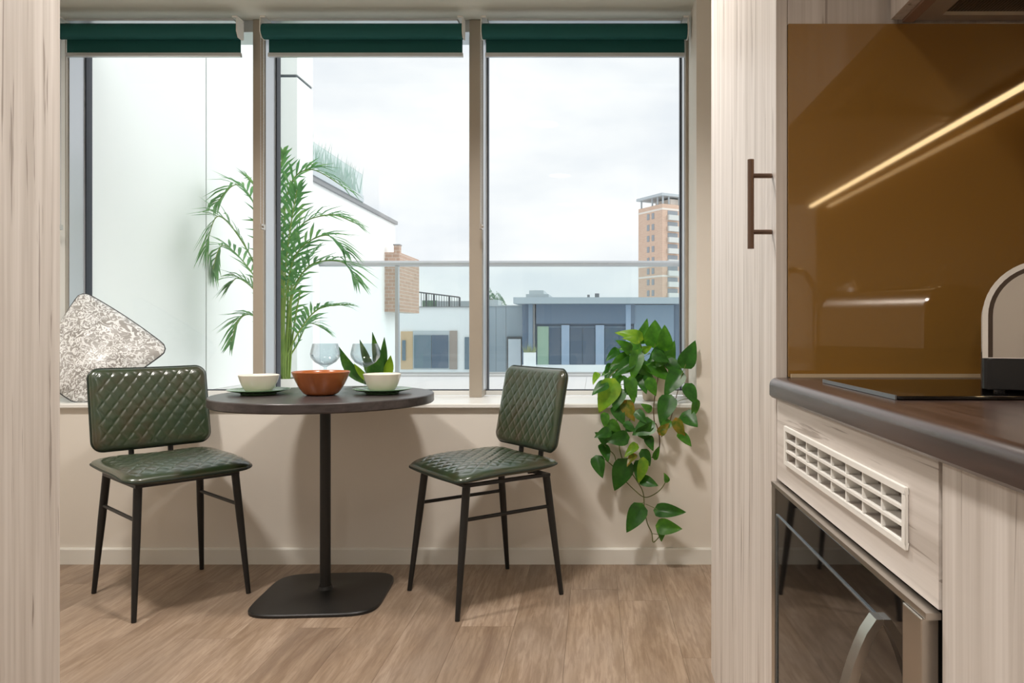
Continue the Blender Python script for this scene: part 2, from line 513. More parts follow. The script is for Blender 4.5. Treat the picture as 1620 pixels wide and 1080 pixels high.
# ------------------------------------------------------------------ roller blinds
def blind(x0, x1, label):
    t = thing('roller_blind', label, 'blind', (x0, 3.45, 2.335), 0, 'teal roller blinds at the window head')
    W = x1 - x0
    R = .034
    prof = [(0, 0.0)] 
    # rolled cloth, slightly flattened, with the loose end leaving at the back
    pts = [(R*cos(radians(a)), R*sin(radians(a))) for a in range(0,360,12)]
    MB().prism_x([(p[0]+.0, p[1]) for p in pts], .006, W-.006).build('fabric_roll', M['blind'], t, smooth=True, angle=30)
    MB().box(.016, W-.012, .030, .0325, -.088, .004).build('hanging_cloth', M['blind'], t)
    MB().prism_x([(.024,-.104),(.039,-.104),(.041,-.100),(.039,-.086),(.024,-.086),(.022,-.100)], .014, W-.010).build('bottom_bar', M['alu_light'], t)
    for xx in (0.0, W-.004):
        br = MB().prism_x([(-.030,.050),(.036,.050),(.036,-.026),(.018,-.034),(-.018,-.034),(-.034,-.010),(-.034,.030)], xx, xx+.004)
        br.box(xx-.0 if xx == 0 else xx-.02, xx+.024 if xx == 0 else xx+.004, -.030, .036, .052, .060)
        br.build('bracket', M['plastic_white'], t, bevel=.001)
    MB().box(.03, W-.03, .004, .034, .050, .060).build('top_plate', M['alu_light'], t)
    # bead chain loop
    zb = 2.335
    z1 = 1.47 - zb
    ch = MB()
    for yy in (-.012, .016):
        k = 0; z = -.03
        pts_ = [(-.003, yy, -.01), (-.003, yy, z1)]
        ch.tube(pts_, .0012, 6)
        while z > z1:
            ch.add(*bead((-.003, yy, z), .0026)); z -= .013
    ch.build('bead_chain', M['chain'], t, smooth=True)
    cl = MB().box(-.008, .004, -.018, .022, z1-.024, z1-.001)
    cl.tube([(-.008,-.004,z1-.012),(.010,-.004,z1-.012)], .005, 8)
    cl.build('chain_clip', M['steel'], t)
def bead(c, r):
    x, y, z = c
    v = [(x+r,y,z),(x-r,y,z),(x,y+r,z),(x,y-r,z),(x,y,z+r),(x,y,z-r)]
    f = [(0,2,4),(2,1,4),(1,3,4),(3,0,4),(2,0,5),(1,2,5),(3,1,5),(0,3,5)]
    return v, f
blind(-2.405, -1.590, 'teal roller blind above the leftmost window light')
blind(-1.490, -.585, 'teal roller blind above the middle window light')
blind(-.506, .421, 'teal roller blind above the rightmost window light')

# ================================================================== KITCHEN, RIGHT
KY = 1.255         # face of the glass splashback
KX = .298          # plane of the cupboard doors
WT = .9205         # worktop top
# tall unit
t = thing('tall_cabinet', 'tall pale wood cabinet beside the bronze glass, with bar handle', 'cabinet', (KX, KY, 0))
MB().box(.0195, RX-KX, .0075, .697, .10, 2.425).build('carcass', M['wood_v'], t)
MB().box(.06, RX-KX, .0075, .690, 0.0005, .0995).build('plinth', M['wood_v'], t)
d = MB().box(0, .0185, .004, .700, .127, 2.42).build('door', M['wood_v'], t, bevel=.001)
h = MB()
hy = .030
h.tube([(-.036, hy, 1.134), (-.036, hy, 1.283)], .0056, 12)
for zz in (1.162, 1.256):
    h.tube([(-.036, hy, zz), (-.001, hy, zz)], .0042, 10)
h.build('handle', mat('bronzed_steel', lin(120,100,88), .35, metal=.85), d, smooth=True)

# splashbacks
tag(MB().box(.317, RX-.0075, KY-.0005, KY+.0065, WT+.0005, 1.4985).build('glass_splashback', M['gold'], bevel=.0008),
    'glossy bronze glass splashback facing the viewer behind the hob', 'splashback')
tag(MB().box(RX-.0070, RX-.0005, -.62, KY-.001, WT+.0005, 1.4985).build('glass_splashback', M['gold']),
    'glossy bronze glass splashback along the kitchen wall', 'splashback')
tag(MB().box(.320, RX-.008, KY-.010, KY-.001, WT+.0003, WT+.006).build('sealant_strip', mat('sealant', lin(190,170,140), .4)),
    'thin pale sealant strip at the foot of the bronze glass', 'sealant')

# worktop with rounded front edge
x0, zt, zb = .286, WT, WT-.032
prof = [(RX-.0005, zt), (x0+.012, zt)]
for i in range(1, 8):
    a = radians(90 + 90*i/8)
    prof.append((x0+.012+.012*cos(a), zt-.012+.012*sin(a)))
prof += [(x0, zt-.012), (x0, zb+.004), (x0+.004, zb), (RX-.0005, zb)]
tag(MB().prism_y(prof, -1.2, KY-.0015).build('worktop', M['worktop'], smooth=True, angle=35), 'dark brown wood worktop with rounded edge', 'worktop')

# fascia + microwave unit
UY0, UY1 = .663, 1.2525
t = thing('microwave_housing', 'pale wood housing with vent grille above the built-in microwave', 'cabinet', (KX, UY0, 0))
L = UY1 - UY0
vy0, vy1, vz0, vz1 = .727-UY0, 1.192-UY0, .790, .850
fz0, fz1 = .757, .8875
f = MB()
iy0, iy1, iz0, iz1 = vy0+.008, vy1-.008, vz0+.006, vz1-.006
f.box(0,.0185, .0015, L-.0015, fz0, iz0); f.box(0,.0185,.0015,L-.0015,iz1,fz1)
f.box(0,.0185,.0015,iy0,iz0,iz1); f.box(0,.0185,iy1,L-.0015,iz0,iz1)
fa = f.build('fascia', M['wood_h'], t)
vent = MB()
vent.box(-.004,-.0002,vy0,vy1,vz0,vz0+.0065); vent.box(-.004,-.0002,vy0,vy1,vz1-.0065,vz1)
vent.box(-.004,-.0002,vy0,vy0+.0085,vz0+.0065,vz1-.0065); vent.box(-.004,-.0002,vy1-.0085,vy1,vz0+.0065,vz1-.0065)
vg = vent.build('vent_grille', M['plastic_white'], t, bevel=.0008)
tag(vg, 'off-white plastic vent grille')
barmat = M['plastic_white']
for i in range(1, 3):
    z = iz0 + (iz1-iz0)*i/3
    MB().box(-.003, .016, iy0, iy1, z-.0016, z+.0016).build('bar', barmat, vg)
for i in range(1, 8):
    y = iy0 + (iy1-iy0)*i/8
    for k in range(3):
        za = iz0 + (iz1-iz0)*k/3 + .0018; zb_ = iz0 + (iz1-iz0)*(k+1)/3 - .0018
        MB().box(-.002, .015, y-.0018, y+.0018, za, zb_).build('bar', barmat, vg)
MB().box(.030, .034, iy0-.01, iy1+.01, iz0-.006, iz1+.006).build('vent_backing', mat('vent_backing', lin(120,108,96), .8), t)
c_ = MB()
c_.box(.02, RX-KX-.001, .0005, .0175, .10, .887); c_.box(.02, RX-KX-.001, L-.0175, L-.0005, .10, .887)
c_.box(.02, RX-KX-.001, .0175, L-.0175, .32, .335)
c_.build('carcass', M['wood_v'], t)
MB().box(0,.0185,.0015,L-.0015,.127,.33).build('drawer_front', M['wood_h'], t)
MB().box(.05,.066,0,L,.0005,.0995).build('plinth', M['wood_v'], t)

t = thing('built_in_microwave', 'black glass built-in microwave with curved steel handle', 'microwave', (KX, UY0, .34))
mh = .753-.34
MB().box(.004, .40, .0185, L-.0185, .001, mh-.004).build('body', M['black'], t)
MB().box(-.010,.0035,.004,L-.004,mh-.006,mh).build('trim', M['steel'], t)
MB().box(-.010,.0035,L-.028,L-.006,.002,mh-.0065).build('trim', M['steel'], t)
MB().box(-.012,.0035,.009,.050,.002,mh-.0065).build('trim', M['steel'], t, bevel=.001)
gl = MB().box(-.009,.0035,.0505,L-.0285,.002,mh-.0065).build('door_glass', M['oven_glass'], t, bevel=.001)
e = MB()
dz = .706-.34
e.box(-.0112,-.0091,.118,L-.040,dz,dz+.0018); e.box(-.0112,-.0091,L-.0415,L-.040,.01,dz)
e.build('door_edge', mat('door_edge_silver', lin(150,158,162), .25, metal=.8), gl)
hb = MB()
n_ = 22
secs = []
for i in range(n_+1):
    s = i/n_
    z = dz + .004 - s*.32
    out = -.0115 - .042*sin(pi*s)**.75
    secs.append((out, z))
vsv, fsv = [], []
for (o_, z) in secs:
    for (dx, dy) in ((-.005,0),(-.005,.020),(.005,.020),(.005,0)):
        vsv.append((o_+dx, .103+dy, z))
for i in range(n_):
    for k in range(4):
        fsv.append((i*4+k, i*4+(k+1)%4, (i+1)*4+(k+1)%4, (i+1)*4+k))
fsv += [(3,2,1,0), tuple(n_*4+k for k in range(4))]
hb.add(vsv, fsv)
hb.build('handle', M['steel'], t, smooth=True, angle=50)

# base units towards and behind the viewer
ys = [UY0-.0015, .062, -.54, -1.14]
for i in range(3):
    a, c_ = ys[i+1], ys[i]
    t = thing('base_cabinet', ['pale wood base cabinet beside the microwave housing', 'pale wood base cabinet under the sink', 'pale wood base cabinet at the end of the worktop'][i], 'cabinet', (KX, a, 0), 0, 'base cabinets under the dark worktop')
    LL = c_-a-.002
    MB().box(0,.0185,.0015,LL-.0015,.127,.8868).build('door', M['wood_v'], t, bevel=.001)
    MB().box(.02,RX-KX-.001,0,LL,.10,.8868).build('carcass', M['wood_v'], t)
    MB().box(.05,.066,0,LL,.0005,.0995).build('plinth', M['wood_v'], t)

# hob
t = thing('induction_hob', 'black glass hob set on the dark worktop', 'hob', (.338, .853, WT))
MB().prism(rrect(.255,.1405,.006,4,.255,.1405), .0008, .0048).build('glass_plate', M['hob'], t, bevel=.0008)
MB().box(-.0022,-.0002,.004,.277,.0006,.0054).build('edge_trim', mat('hob_edge', lin(120,124,126), .3, metal=.7), t)

# toaster on the hob, its narrow end to the room
t = thing('toaster', 'brushed steel toaster with black base standing on the hob', 'toaster', (.459, .908, WT+.0050), radians(-26.5))
def arch(x0, x1, z0, z1, r, n=12):
    pts = [(x0,z0)]
    for i in range(n+1):
        a = radians(180-90*i/n); pts.append((x0+r+r*cos(a), z1-r+r*sin(a)))
    for i in range(n+1):
        a = radians(90-90*i/n); pts.append((x1-r+r*cos(a), z1-r+r*sin(a)))
    pts.append((x1,z0)); return pts
TW, TL = .185, .275
MB().prism_y(arch(.004,TW-.004,.040,.150,.060), .006, TL-.006).build('body', M['steel'], t, smooth=True, angle=30)
for yy in (0, TL-.006):
    MB().prism_y(arch(.0,TW,.040,.154,.064), yy, yy+.006).build('end_trim', M['chrome'], t, smooth=True, angle=30)
MB().prism_y(arch(.006,TW-.006,.041,.148,.058), -.0010, -.0001).build('end_dark_band', mat('toaster_dark_trim', lin(74,62,52), .35, metal=.6), t, smooth=True, angle=30)  # dark band between the end trim and the end panel
MB().prism_y(arch(.011,TW-.011,.041,.143,.053), -.0035, -.0012).build('end_panel', M['steel'], t, smooth=True, angle=30)
MB().prism(rrect(TW/2+.001,TL/2+.001,.010,4,TW/2,TL/2), .003, .040).build('base', M['black'], t, bevel=.001)
for (fx, fy) in ((.02,.02),(.165,.02),(.02,.255),(.165,.255)):
    MB().lathe([(.008,0),(.008,.0035)], fx, fy, 12).build('foot', M['black'], t)
for xx in (.055,.108):
    MB().box(xx,xx+.022,.05,.225,.1495,.1515).build('slot', M['dark'], t)

# extractor hood and wall cupboards
t = thing('extractor_hood', 'built-in extractor hood above the bronze glass', 'extractor hood', (.503, .655, 1.500))
hl = KY-.0015-.655
fm = MB()
fm.box(0,.018,0,hl,0,.016)
fm.build('front_rail', mat('hood_rail', lin(150,122,104), .5), t)
fm = MB()
fm.box(.0185,.055,.0,hl,.003,.016); fm.box(.055,.40,hl-.022,hl,.003,.016); fm.box(.055,.40,0,.03,.003,.016); fm.box(.36,.40,.03,hl-.022,.003,.016)
fm.build('filter_frame', mat('hood_steel', lin(190,182,172), .45, metal=.5), t)
m = mat('grease_filter', lin(82,72,62), .4, metal=.6); n, l, b = nodes(m)
tc = n.new('ShaderNodeTexCoord').outputs['Object']
wv = n.new('ShaderNodeTexWave'); wv.inputs['Scale'].default_value = 60; wv.inputs['Distortion'].default_value = 1.5; l.new(tc, wv.inputs['Vector'])
bump(n, l, b, wv.outputs['Fac'], .5, .002)
MB().box(.055,.36,.03,hl-.022,.009,.015).build('filter', m, t)
MB().box(.0,.40,0,hl,.0165,.70).build('cupboard_box', M['wood_v'], t)
MB().box(-.0195,-.001,.0015,hl-.0015,.004,.70).build('door', M['wood_v'], t)
for i in range(2):
    a = .655-.002-.62*(i+1)
    t = thing('wall_cupboard', ['pale wood wall cupboard next to the extractor hood','pale wood wall cupboard above the sink'][i], 'cupboard', (.503, a, 1.500), 0, 'wall cupboards in a row')
    MB().box(0,.4065,0,.619,0,.70).build('body', M['wood_v'], t)
    MB().box(-.0195,-.001,.0015,.6175,.004,.70).build('door', M['wood_v'], t, bevel=.001)

# LED strip under the cupboards
t = thing('led_strip', 'warm LED strip light under the wall cupboards', 'light', (.862, -.57, 1.4855))
MB().box(-.004,.016,0,1.56,.0075,.0135).build('channel', M['alu_light'], t)
MB().box(0,.011,.002,1.558,.0005,.0073).build('diffuser', mat('led_diffuser', (1,.85,.6), .5, emit=(1.0,.72,.38), es=LED_STRENGTH), t)

# things on the worktop seen mirrored in the bronze glass
t = thing('kitchen_tap', 'tall chrome swan-neck tap mirrored in the bronze glass', 'tap', (.72, -.03, WT))
pts = [(0,0,.03),(0,0,.20)]
for i in range(1,13):
    a = pi*i/12
    pts.append((-.055+.055*cos(a), 0, .20+.075*sin(a)))
pts.append((-.11,0,.155))
MB().tube(smoothpts(pts,3), .010, 14).build('spout', M['chrome'], t, smooth=True)
MB().lathe([(.026,.0005),(.026,.006),(.018,.012),(.018,.055),(.010,.06)], 0,0,24).build('body', M['chrome'], t, smooth=True)
MB().tube([(0,-.015,.04),(0,-.06,.062)], .005, 8).build('lever', M['chrome'], t, smooth=True)
t = thing('kettle', 'brushed steel kettle mirrored in the bronze glass', 'kettle', (.80, .13, WT))
MB().lathe([(.082,.0005),(.082,.022),(.076,.026)],0,0,32).build('base', M['black'], t, smooth=True)
MB().lathe([(.075,.027),(.073,.06),(.062,.17),(.052,.205),(.020,.215),(.012,.228),(.0,.232)],0,0,32).build('body', M['steel'], t, smooth=True)
MB().tube(smoothpts([(0,-.055,.20),(0,-.10,.195),(0,-.115,.12),(0,-.075,.05)],6), .011, 10).build('handle', M['black'], t, smooth=True)
for i, yy in enumerate((.30,.42,.54)):
    t = thing('canister', ['first','second','third'][i]+' white canister from the kettle, mirrored in the bronze glass', 'canister', (.825, yy, WT), 0, 'white canisters')
    MB().lathe([(.05,.0005),(.052,.004),(.052,.115)],0,0,28).build('body', M['ceramic'], t, smooth=True)
    MB().lathe([(.053,.1155),(.053,.128),(.012,.131),(.012,.142),(.0,.144)],0,0,28).build('lid', M['black'], t, smooth=True)

# ------------------------------------------------------------------ left tall unit
t = thing('tall_cabinet', 'tall pale wood cabinet end at the left edge, opposite the kitchen', 'cabinet', (-1.65, -.5, 0))
MB().box(0,.5805,0,2.0085,.0005,2.425).build('carcass', M['wood_v'], t)
MB().box(.582,.600,0,2.010,.012,2.423).build('side_panel', M['wood_v'], t, bevel=.001)

# ------------------------------------------------------------------ ceiling downlights (lamps of the room)
def downlight(x, y, watts, label, cone=150, blend=.6):
    t = thing('downlight', label, 'downlight', (x, y, ZC), 0, 'recessed ceiling downlights')
    MB().lathe([(.115,-.0005),(.115,-.004),(.098,-.007),(.098,-.0005)],0,0,24).build('trim_ring', M['plastic_white'], t, smooth=True)
    MB().lathe([(.0975,-.0008),(.0975,-.0030),(0,-.0030)],0,0,24).build('lens', mat('downlight_lens', (1,.9,.75), .4, emit=(1,.86,.72), es=4), t, smooth=True)
    ld = bpy.data.lights.new('downlight_lamp', 'SPOT')
    ld.energy = watts*DOWNLIGHT_W; ld.spot_size = radians(cone); ld.spot_blend = blend
    ld.shadow_soft_size = .11; ld.color = (1.0,.94,.885)
    lo = bpy.data.objects.new('downlight_lamp', ld); COL.objects.link(lo)
    lo.parent = t; lo.location = (0,0,-.05)
downlight(-.32, .25, 34, 'recessed downlight over the kitchen aisle', 128, .8)
downlight(-1.75, 2.05, 52, 'recessed downlight in front of the chair with its back to the cushion')
downlight(-.35, 2.05, 54, 'recessed downlight in front of the trailing plant')
downlight(-.32, -1.4, 40, 'recessed downlight behind the viewer')
downlight(-1.9, -1.6, 40, 'recessed downlight in the far corner behind the viewer')

# ================================================================== TABLE
TX, TY, TZ = -1.010, 2.885, .756
t = thing('bistro_table', 'round dark bistro table with black pedestal between the two chairs', 'table', (TX, TY, 0))
R = .40
prof = [(0,TZ-.034),(R-.004,TZ-.034),(R,TZ-.030),(R,TZ-.003),(R-.003,TZ),(0,TZ)]
MB().lathe(prof,0,0,96).build('tabletop', M['table'], t, smooth=True, angle=30)
MB().lathe([(.021,.0375),(.0195,.05),(.0195,TZ-.0505)],0,0,32).build('column', M['black_metal'], t, smooth=True)
MB().lathe([(.10,TZ-.050),(.10,TZ-.0345)],0,0,32).build('top_plate', M['black_metal'], t)
# base plate: square with bulging sides and round corners, crowned towards the column
nb = 96
vv, ff = [], []
rings = [(1.0,.0005),(1.0,.009),(.985,.0125),(.6,.0165),(.22,.020),(.13,.026),(.10,.037)]
def sq(a):
    p = 5.2
    return .230/((abs(cos(a))**p+abs(sin(a))**p)**(1/p))
for s_, z in rings:
    for i in range(nb):
        a = 2*pi*i/nb
        rr = sq(a+radians(0))*s_ if s_ > .3 else (.230*s_)
        vv.append((rr*cos(a+radians(4)), rr*sin(a+radians(4)), z))
for j in range(len(rings)-1):
    for i in range(nb):
        ff.append((j*nb+i, j*nb+(i+1)%nb, (j+1)*nb+(i+1)%nb, (j+1)*nb+i))
ff.append(tuple(range(nb-1,-1,-1))); ff.append(tuple((len(rings)-1)*nb+i for i in range(nb)))
MB().add(vv, ff).build('base_plate', M['black_metal'], t, smooth=True, angle=35)

# ------------------------------------------------------------------ crockery
def plate(name, x, y, r, label):
    p = [(0,.0006),(r*.56,.0006),(r*.58,.006),(r*.98,.0165),(r,.0185),(r*.985,.0198),(r*.62,.0105),(0,.0095)]
    o = MB().lathe(p,0,0,64).build(name, M['green_ceramic'], smooth=True, angle=45, loc=(x,y,TZ))
    return tag(o, label, 'plate', 'green plates on the table')
def bowl(name, x, y, z, r, h, material, label, cat='bowl', foot=.55, group=None, power=.55):
    outer = []; N = 14
    for i in range(N+1):
        s = i/N
        outer.append((r*(foot + (1-foot)*(s**power)), h*s))
    wall = .004
    inner = [(max(a-wall,0), max(z_,.006)) for a, z_ in reversed(outer)]
    p = [(0,.0006),(r*foot-.003,.0006)] + [(a,max(z_,.0012)) for a,z_ in outer[0:]] + [(r-.002,h+.0015)] + [q for q in inner if q[1] > .008] + [(0,.007)]
    o = MB().lathe(p,0,0,64).build(name, material, smooth=True, angle=60, loc=(x,y,z))
    return tag(o, label, cat, group)
PLX, PLY = -1.251, 2.865
PRX, PRY = -.800, 2.900
plate('plate', PLX, PLY, .111, 'green plate on the table, nearest the chair by the cushion')
plate('plate', PRX, PRY, .109, 'green plate on the table, nearest the chair by the trailing plant')
bowl('bowl', PLX, PLY, TZ+.0096, .072, .062, M['ceramic'], 'off-white bowl on the green plate to the left of the orange bowl', group='off-white bowls on green plates')
bowl('bowl', PRX+.0, PRY, TZ+.0096, .070, .064, M['ceramic'], 'off-white bowl on the green plate to the right of the orange bowl', group='off-white bowls on green plates')
bowl('serving_bowl', -1.008, 2.835, TZ, .1035, .086, M['terracotta'], 'large orange terracotta bowl in the middle of the table', foot=.48, power=.62)

def wine_glass(x, y, label):
    h = .186
    prof = [(0,.0006),(.036,.0006),(.0365,.002),(.012,.0050),(.0055,.012),(.0048,.060),(.0056,.094),(.018,.1005),(.040,.113),(.054,.132),(.0565,.146),(.052,.168),(.0475,h),
            (.0460,h),(.0505,.168),(.0550,.146),(.0524,.133),(.039,.1150),(.017,.1032),(0,.1025)]
    o = MB().lathe(prof,0,0,56).build('wine_glass', M['wine'], smooth=True, angle=60, loc=(x,y,TZ))
    return tag(o, label, 'wine glass', 'stemmed balloon glasses on the table')
p = P(514.5,600,3.02); wine_glass(p.x, 3.02, 'clear balloon wine glass standing behind the orange bowl')
p = P(578,600,3.01); wine_glass(p.x, 3.01, 'clear balloon wine glass standing behind the right off-white bowl')

# ================================================================== CHAIRS
def rmap(x, y, hx, hy, r):
    """square to rounded rectangle, keeps the grid regular"""
    ax, ay = abs(x), abs(y)
    if ax > hx-r and ay > hy-r:
        u = (ax-(hx-r))/r; v = (ay-(hy-r))/r
        u2 = u*sqrt(1-v*v/2); v2 = v*sqrt(1-u*u/2)
        ax = hx-r+u2*r; ay = hy-r+v2*r
        x = math.copysign(ax, x); y = math.copysign(ay, y)
    return x, y

def quilt(x, y, px, py, amp, hx, hy, margin):
    """puffed diamonds bounded by stitched grooves"""
    a = x/px + y/py; c = x/px - y/py
    da = abs(a - round(a)); dc = abs(c - round(c))
    g = min(da, dc)
    puff = 1 - exp(-(g/.085)**1.4) + .38*sqrt(max(0, sin(pi*abs(a-math.floor(a)))*sin(pi*abs(c-math.floor(c)))))
    edge = min(1, max(0, (hx-abs(x)-margin)/.012))*min(1, max(0, (hy-abs(y)-margin)/.012))
    return amp*(puff*edge + 1.1*(1-edge))

def pad(hx, hy, r, tf, tb, nx, ny, qx, qy, amp, margin, bend=None, edge_pow=.45, roll=.045):
    """closed upholstered pad lying in the xy plane; front is +z"""
    vs_, fs = [], []
    def prof(x, y):
        dx = min(1, (hx-abs(x))/roll); dy = min(1, (hy-abs(y))/roll)
        f = lambda d: sqrt(max(0, 1-(1-max(d,0))**2))
        return f(dx)*f(dy)
    def line(h, k):
        # denser rows near the border so that the edge rolls over smoothly
        s = -1 + 2*k
        return h*(s*.5 + .5*math.copysign(1-(1-abs(s))**1.0, s)) 
    for side in (0, 1):
        for j in range(ny+1):
            for i in range(nx+1):
                x = line(hx, i/nx); y = line(hy, j/ny)
                q = prof(x, y)
                if side == 0: z = tf*q**.8 + quilt(x, y, qx, qy, amp, hx, hy, margin)*q
                else: z = -tb*q**.6
                X, Y = rmap(x, y, hx, hy, r)
                zb_ = bend(X, Y) if bend else 0
                vs_.append((X, Y, z+zb_))
    W = nx+1; o = W*(ny+1)
    for j in range(ny):
        for i in range(nx):
            a = j*W+i
            fs.append((a, a+1, a+W+1, a+W)); fs.append((o+a, o+a+W, o+a+W+1, o+a+1))
    return vs_, fs

def outline(hx, hy, r, n=8, bend=None, sub=10):
    pts = rrect(hx, hy, r, n)
    out = []
    for i in range(len(pts)):
        a = Vector(pts[i]); c_ = Vector(pts[(i+1) % len(pts)])
        k = sub if (a-c_).length > .08 else 1
        for s in range(k):
            q = a.lerp(c_, s/k); out.append((q.x, q.y, bend(q.x, q.y) if bend else 0))
    return out

def make_chair(loc, rotz, label):
    t = thing('dining_chair', label, 'chair', loc, rotz, 'green quilted dining chairs')
    ZL = .447
    # legs (front is +y)
    feet = {}
    for sx in (-1,1):
        for sy in (-1,1):
            top = Vector((sx*.167, sy*.168, ZL)); foot = Vector((sx*.195, sy*.2175, .0008))
            feet[(sx,sy)] = (top, foot)
            MB().tube([foot, foot.lerp(top,.35), foot.lerp(top,.62), top], [.0085,.0112,.0135,.0142], 14).build('leg', M['black_metal'], t, smooth=True, angle=60)
    for sx in (-1,1):
        a = feet[(sx,-1)]; c_ = feet[(sx,1)]
        s = .335/ZL
        MB().tube([a[1].lerp(a[0],s), c_[1].lerp(c_[0],s)], .0068, 10).build('stretcher', M['black_metal'], t, smooth=True)
    # flat steel seat frame
    fr = MB()
    fr.box(-.178,.178,.158,.180,.4475,.4585); fr.box(-.178,.178,-.180,-.158,.4475,.4585)
    fr.box(-.178,-.156,-.158,.158,.4475,.4585); fr.box(.156,.178,-.158,.158,.4475,.4585)
    fr.build('seat_frame', M['black_metal'], t, bevel=.001)
    # seat
    hx, hy = .222, .212
    def bend(x, y):
        v = y/hy
        return .010*(x/hx)**2 - .016*max(0, v)**2 + .010*max(0,-v)**2 + .006*(1-(x/hx)**2)*max(0,v)**3
    vs_, fs = pad(hx, hy, .050, .036, .017, 120, 116, .050, .052, .0036, .018, bend, roll=.130)
    seat = MB().add(vs_, fs).build('seat', M['leather'], t, smooth=True, angle=75, loc=(0,.010,.4800))
    MB().tube(outline(hx, hy, .050, 8, bend), .0036, 8, True).build('piping', M['piping'], seat, smooth=True)
    # backrest: pad in a plane tilted back
    hx, hy = .213, .157
    def bend2(x, y): return .014*(x/.21)**2
    vs_, fs = pad(hx, hy, .040, .020, .020, 128, 96, .0475, .061, .0018, .014, bend2, roll=.04)
    rec = radians(11)
    # local axes: x = width, y -> up, z -> forward (+y of the chair)
    mt = Matrix(((-1,0,0,0),(0,-sin(rec),cos(rec),-.218),(0,cos(rec),sin(rec),.690),(0,0,0,1)))
    me = MB().add(vs_, fs).data('backrest', M['leather'], True, 75)
    back = link('backrest', me, t); back.matrix_local = mt
    MB().tube(outline(hx, hy, .040, 8, bend2), .0040, 8, True).build('piping', M['piping'], back, smooth=True)
    # two posts from the frame up into the back
    for sx in (-.071,.071):
        pts = smoothpts([(sx,-.150,.453),(sx,-.185,.458),(sx,-.204,.490),(sx,-.212,.545),(sx,-.236,.62)], 5)
        MB().tube(pts, .0100, 12).build('back_post', M['black_metal'], t, smooth=True)
    return t
dl = Vector((.334,-.298)); dr = Vector((-.3355,-.2585))
make_chair((-1.600, 2.905, 0), math.atan2(dl.y, dl.x)-pi/2, 'green quilted leather chair with black legs, in front of the grey cushion')
make_chair((-.415, 2.915, 0), math.atan2(dr.y, dr.x)-pi/2, 'green quilted leather chair with black legs, beside the trailing plant')

# ================================================================== CUSHION on the sill
def cushion():
    T = Vector((-2.335,3.500,1.175)); Rr = Vector((-1.920,3.475,.910)); Bq = Vector((-2.215,3.315,.665)); Lq = Vector((-2.405,3.305,.820))
    N = 40
    nrm = ((Rr-T).cross(Lq-T)).normalized()
    if nrm.y > 0: nrm = -nrm
    vs_, fs = [], []
    def mid(u, v):
        return T*(1-u)*(1-v) + Rr*u*(1-v) + Bq*u*v + Lq*(1-u)*v
    uvs = []
    for side in (1,-1):
        for j in range(N+1):
            for i in range(N+1):
                u, v = i/N, j/N
                # corners pull out into little ears, sides curve in
                cu, cv = rmap(u-.5, v-.5, .5, .5, .10); cu = cu*(1+.05*cos(pi*cv))+.5; cv = cv*(1+.05*cos(pi*(cu-.5)))+.5
                p = mid(cu, cv)
                e = (sin(pi*u)*sin(pi*v))
                th = .072*e**.42
                wr = .010*sin(15*u+5*v)*sin(pi*v)*(1-abs(2*u-1)) + .008*sin(10*(u-v)+2)*e
                p = p + nrm*(side*th*(1.0 if side > 0 else .55) + (wr if side > 0 else 0))
                p.z = max(p.z, ZS+.0015)
                vs_.append(p); uvs.append((u,v))
    W = N+1; o = W*W
    for j in range(N):
        for i in range(N):
            a = j*W+i
            fs.append((a,a+1,a+W+1,a+W)); fs.append((o+a,o+a+W,o+a+W+1,o+a+1))
    ctr = Vector((-2.17,3.40,ZS))
    me = bpy.data.meshes.new('cushion_cover')
    me.from_pydata([tuple(Vector(p)-ctr) for p in vs_], [], fs)
    uvl = me.uv_layers.new(name='UVMap')
    for lp in me.loops: uvl.data[lp.index].uv = uvs[lp.vertex_index]
    me.materials.append(M['damask'])
    me.polygons.foreach_set('use_smooth', [True]*len(me.polygons))
    bm = bmesh.new(); bm.from_mesh(me); bmesh.ops.recalc_face_normals(bm, faces=bm.faces); bm.to_mesh(me); bm.free()
    t = thing('cushion', 'grey and white patterned cushion with dark piping leaning in the window corner', 'cushion', ctr)
    link('cover', me, t)
    ring = []
    for (u0,v0,u1,v1) in ((0,0,1,0),(1,0,1,1),(1,1,0,1),(0,1,0,0)):
        for k in range(16):
            s = k/16; u = u0+(u1-u0)*s; v = v0+(v1-v0)*s
            cu, cv = rmap(u-.5, v-.5, .5, .5, .10); cu = cu*(1+.05*cos(pi*cv))+.5; cv = cv*(1+.05*cos(pi*(cu-.5)))+.5
            p = mid(cu, cv); p.z = max(p.z, ZS+.004); ring.append(p-ctr)
    MB().tube(ring, .0032, 8, True).build('piping', mat('dark_cushion_piping', lin(58,60,62), .6), t, smooth=True)
cushion()

# ================================================================== TRAILING POTHOS
def leaf_mesh(name, material, width=.74, fold=.25, curl=.22, tipx=0.0):
    """heart-shaped leaf along +y, length 1, normal +z"""
    NY, NX = 9, 4
    vs_, fs = [], []
    for j in range(NY+1):
        s = j/NY
        wv = (sin(pi*s**.62)**.8)*(1-.30*s) if 0 < s < 1 else 0
        wv = max(wv, .0)*width*.62
        for i in range(-NX, NX+1):
            k = i/NX
            x = k*wv + tipx*s*s
            y = s - .09*abs(k)**1.3*(1-s)**2*2.2
            z = fold*abs(x)*.9 - curl*s*s + .03*sin(7*s)*k
            vs_.append((x, y, z))
    W = 2*NX+1
    for j in range(NY):
        for i in range(W-1):
            a = j*W+i; fs.append((a,a+1,a+W+1,a+W))
    return MB().add(vs_, fs).data(name, material, True, 80)
LEAF = {}
for k in 'abcd':
    LEAF[k] = [leaf_mesh('leaf', M['leaf_'+k], .64, .30, .22), leaf_mesh('leaf', M['leaf_'+k], .80, .20, .12, .06), leaf_mesh('leaf', M['leaf_'+k], .50, .45, .30, -.05)]

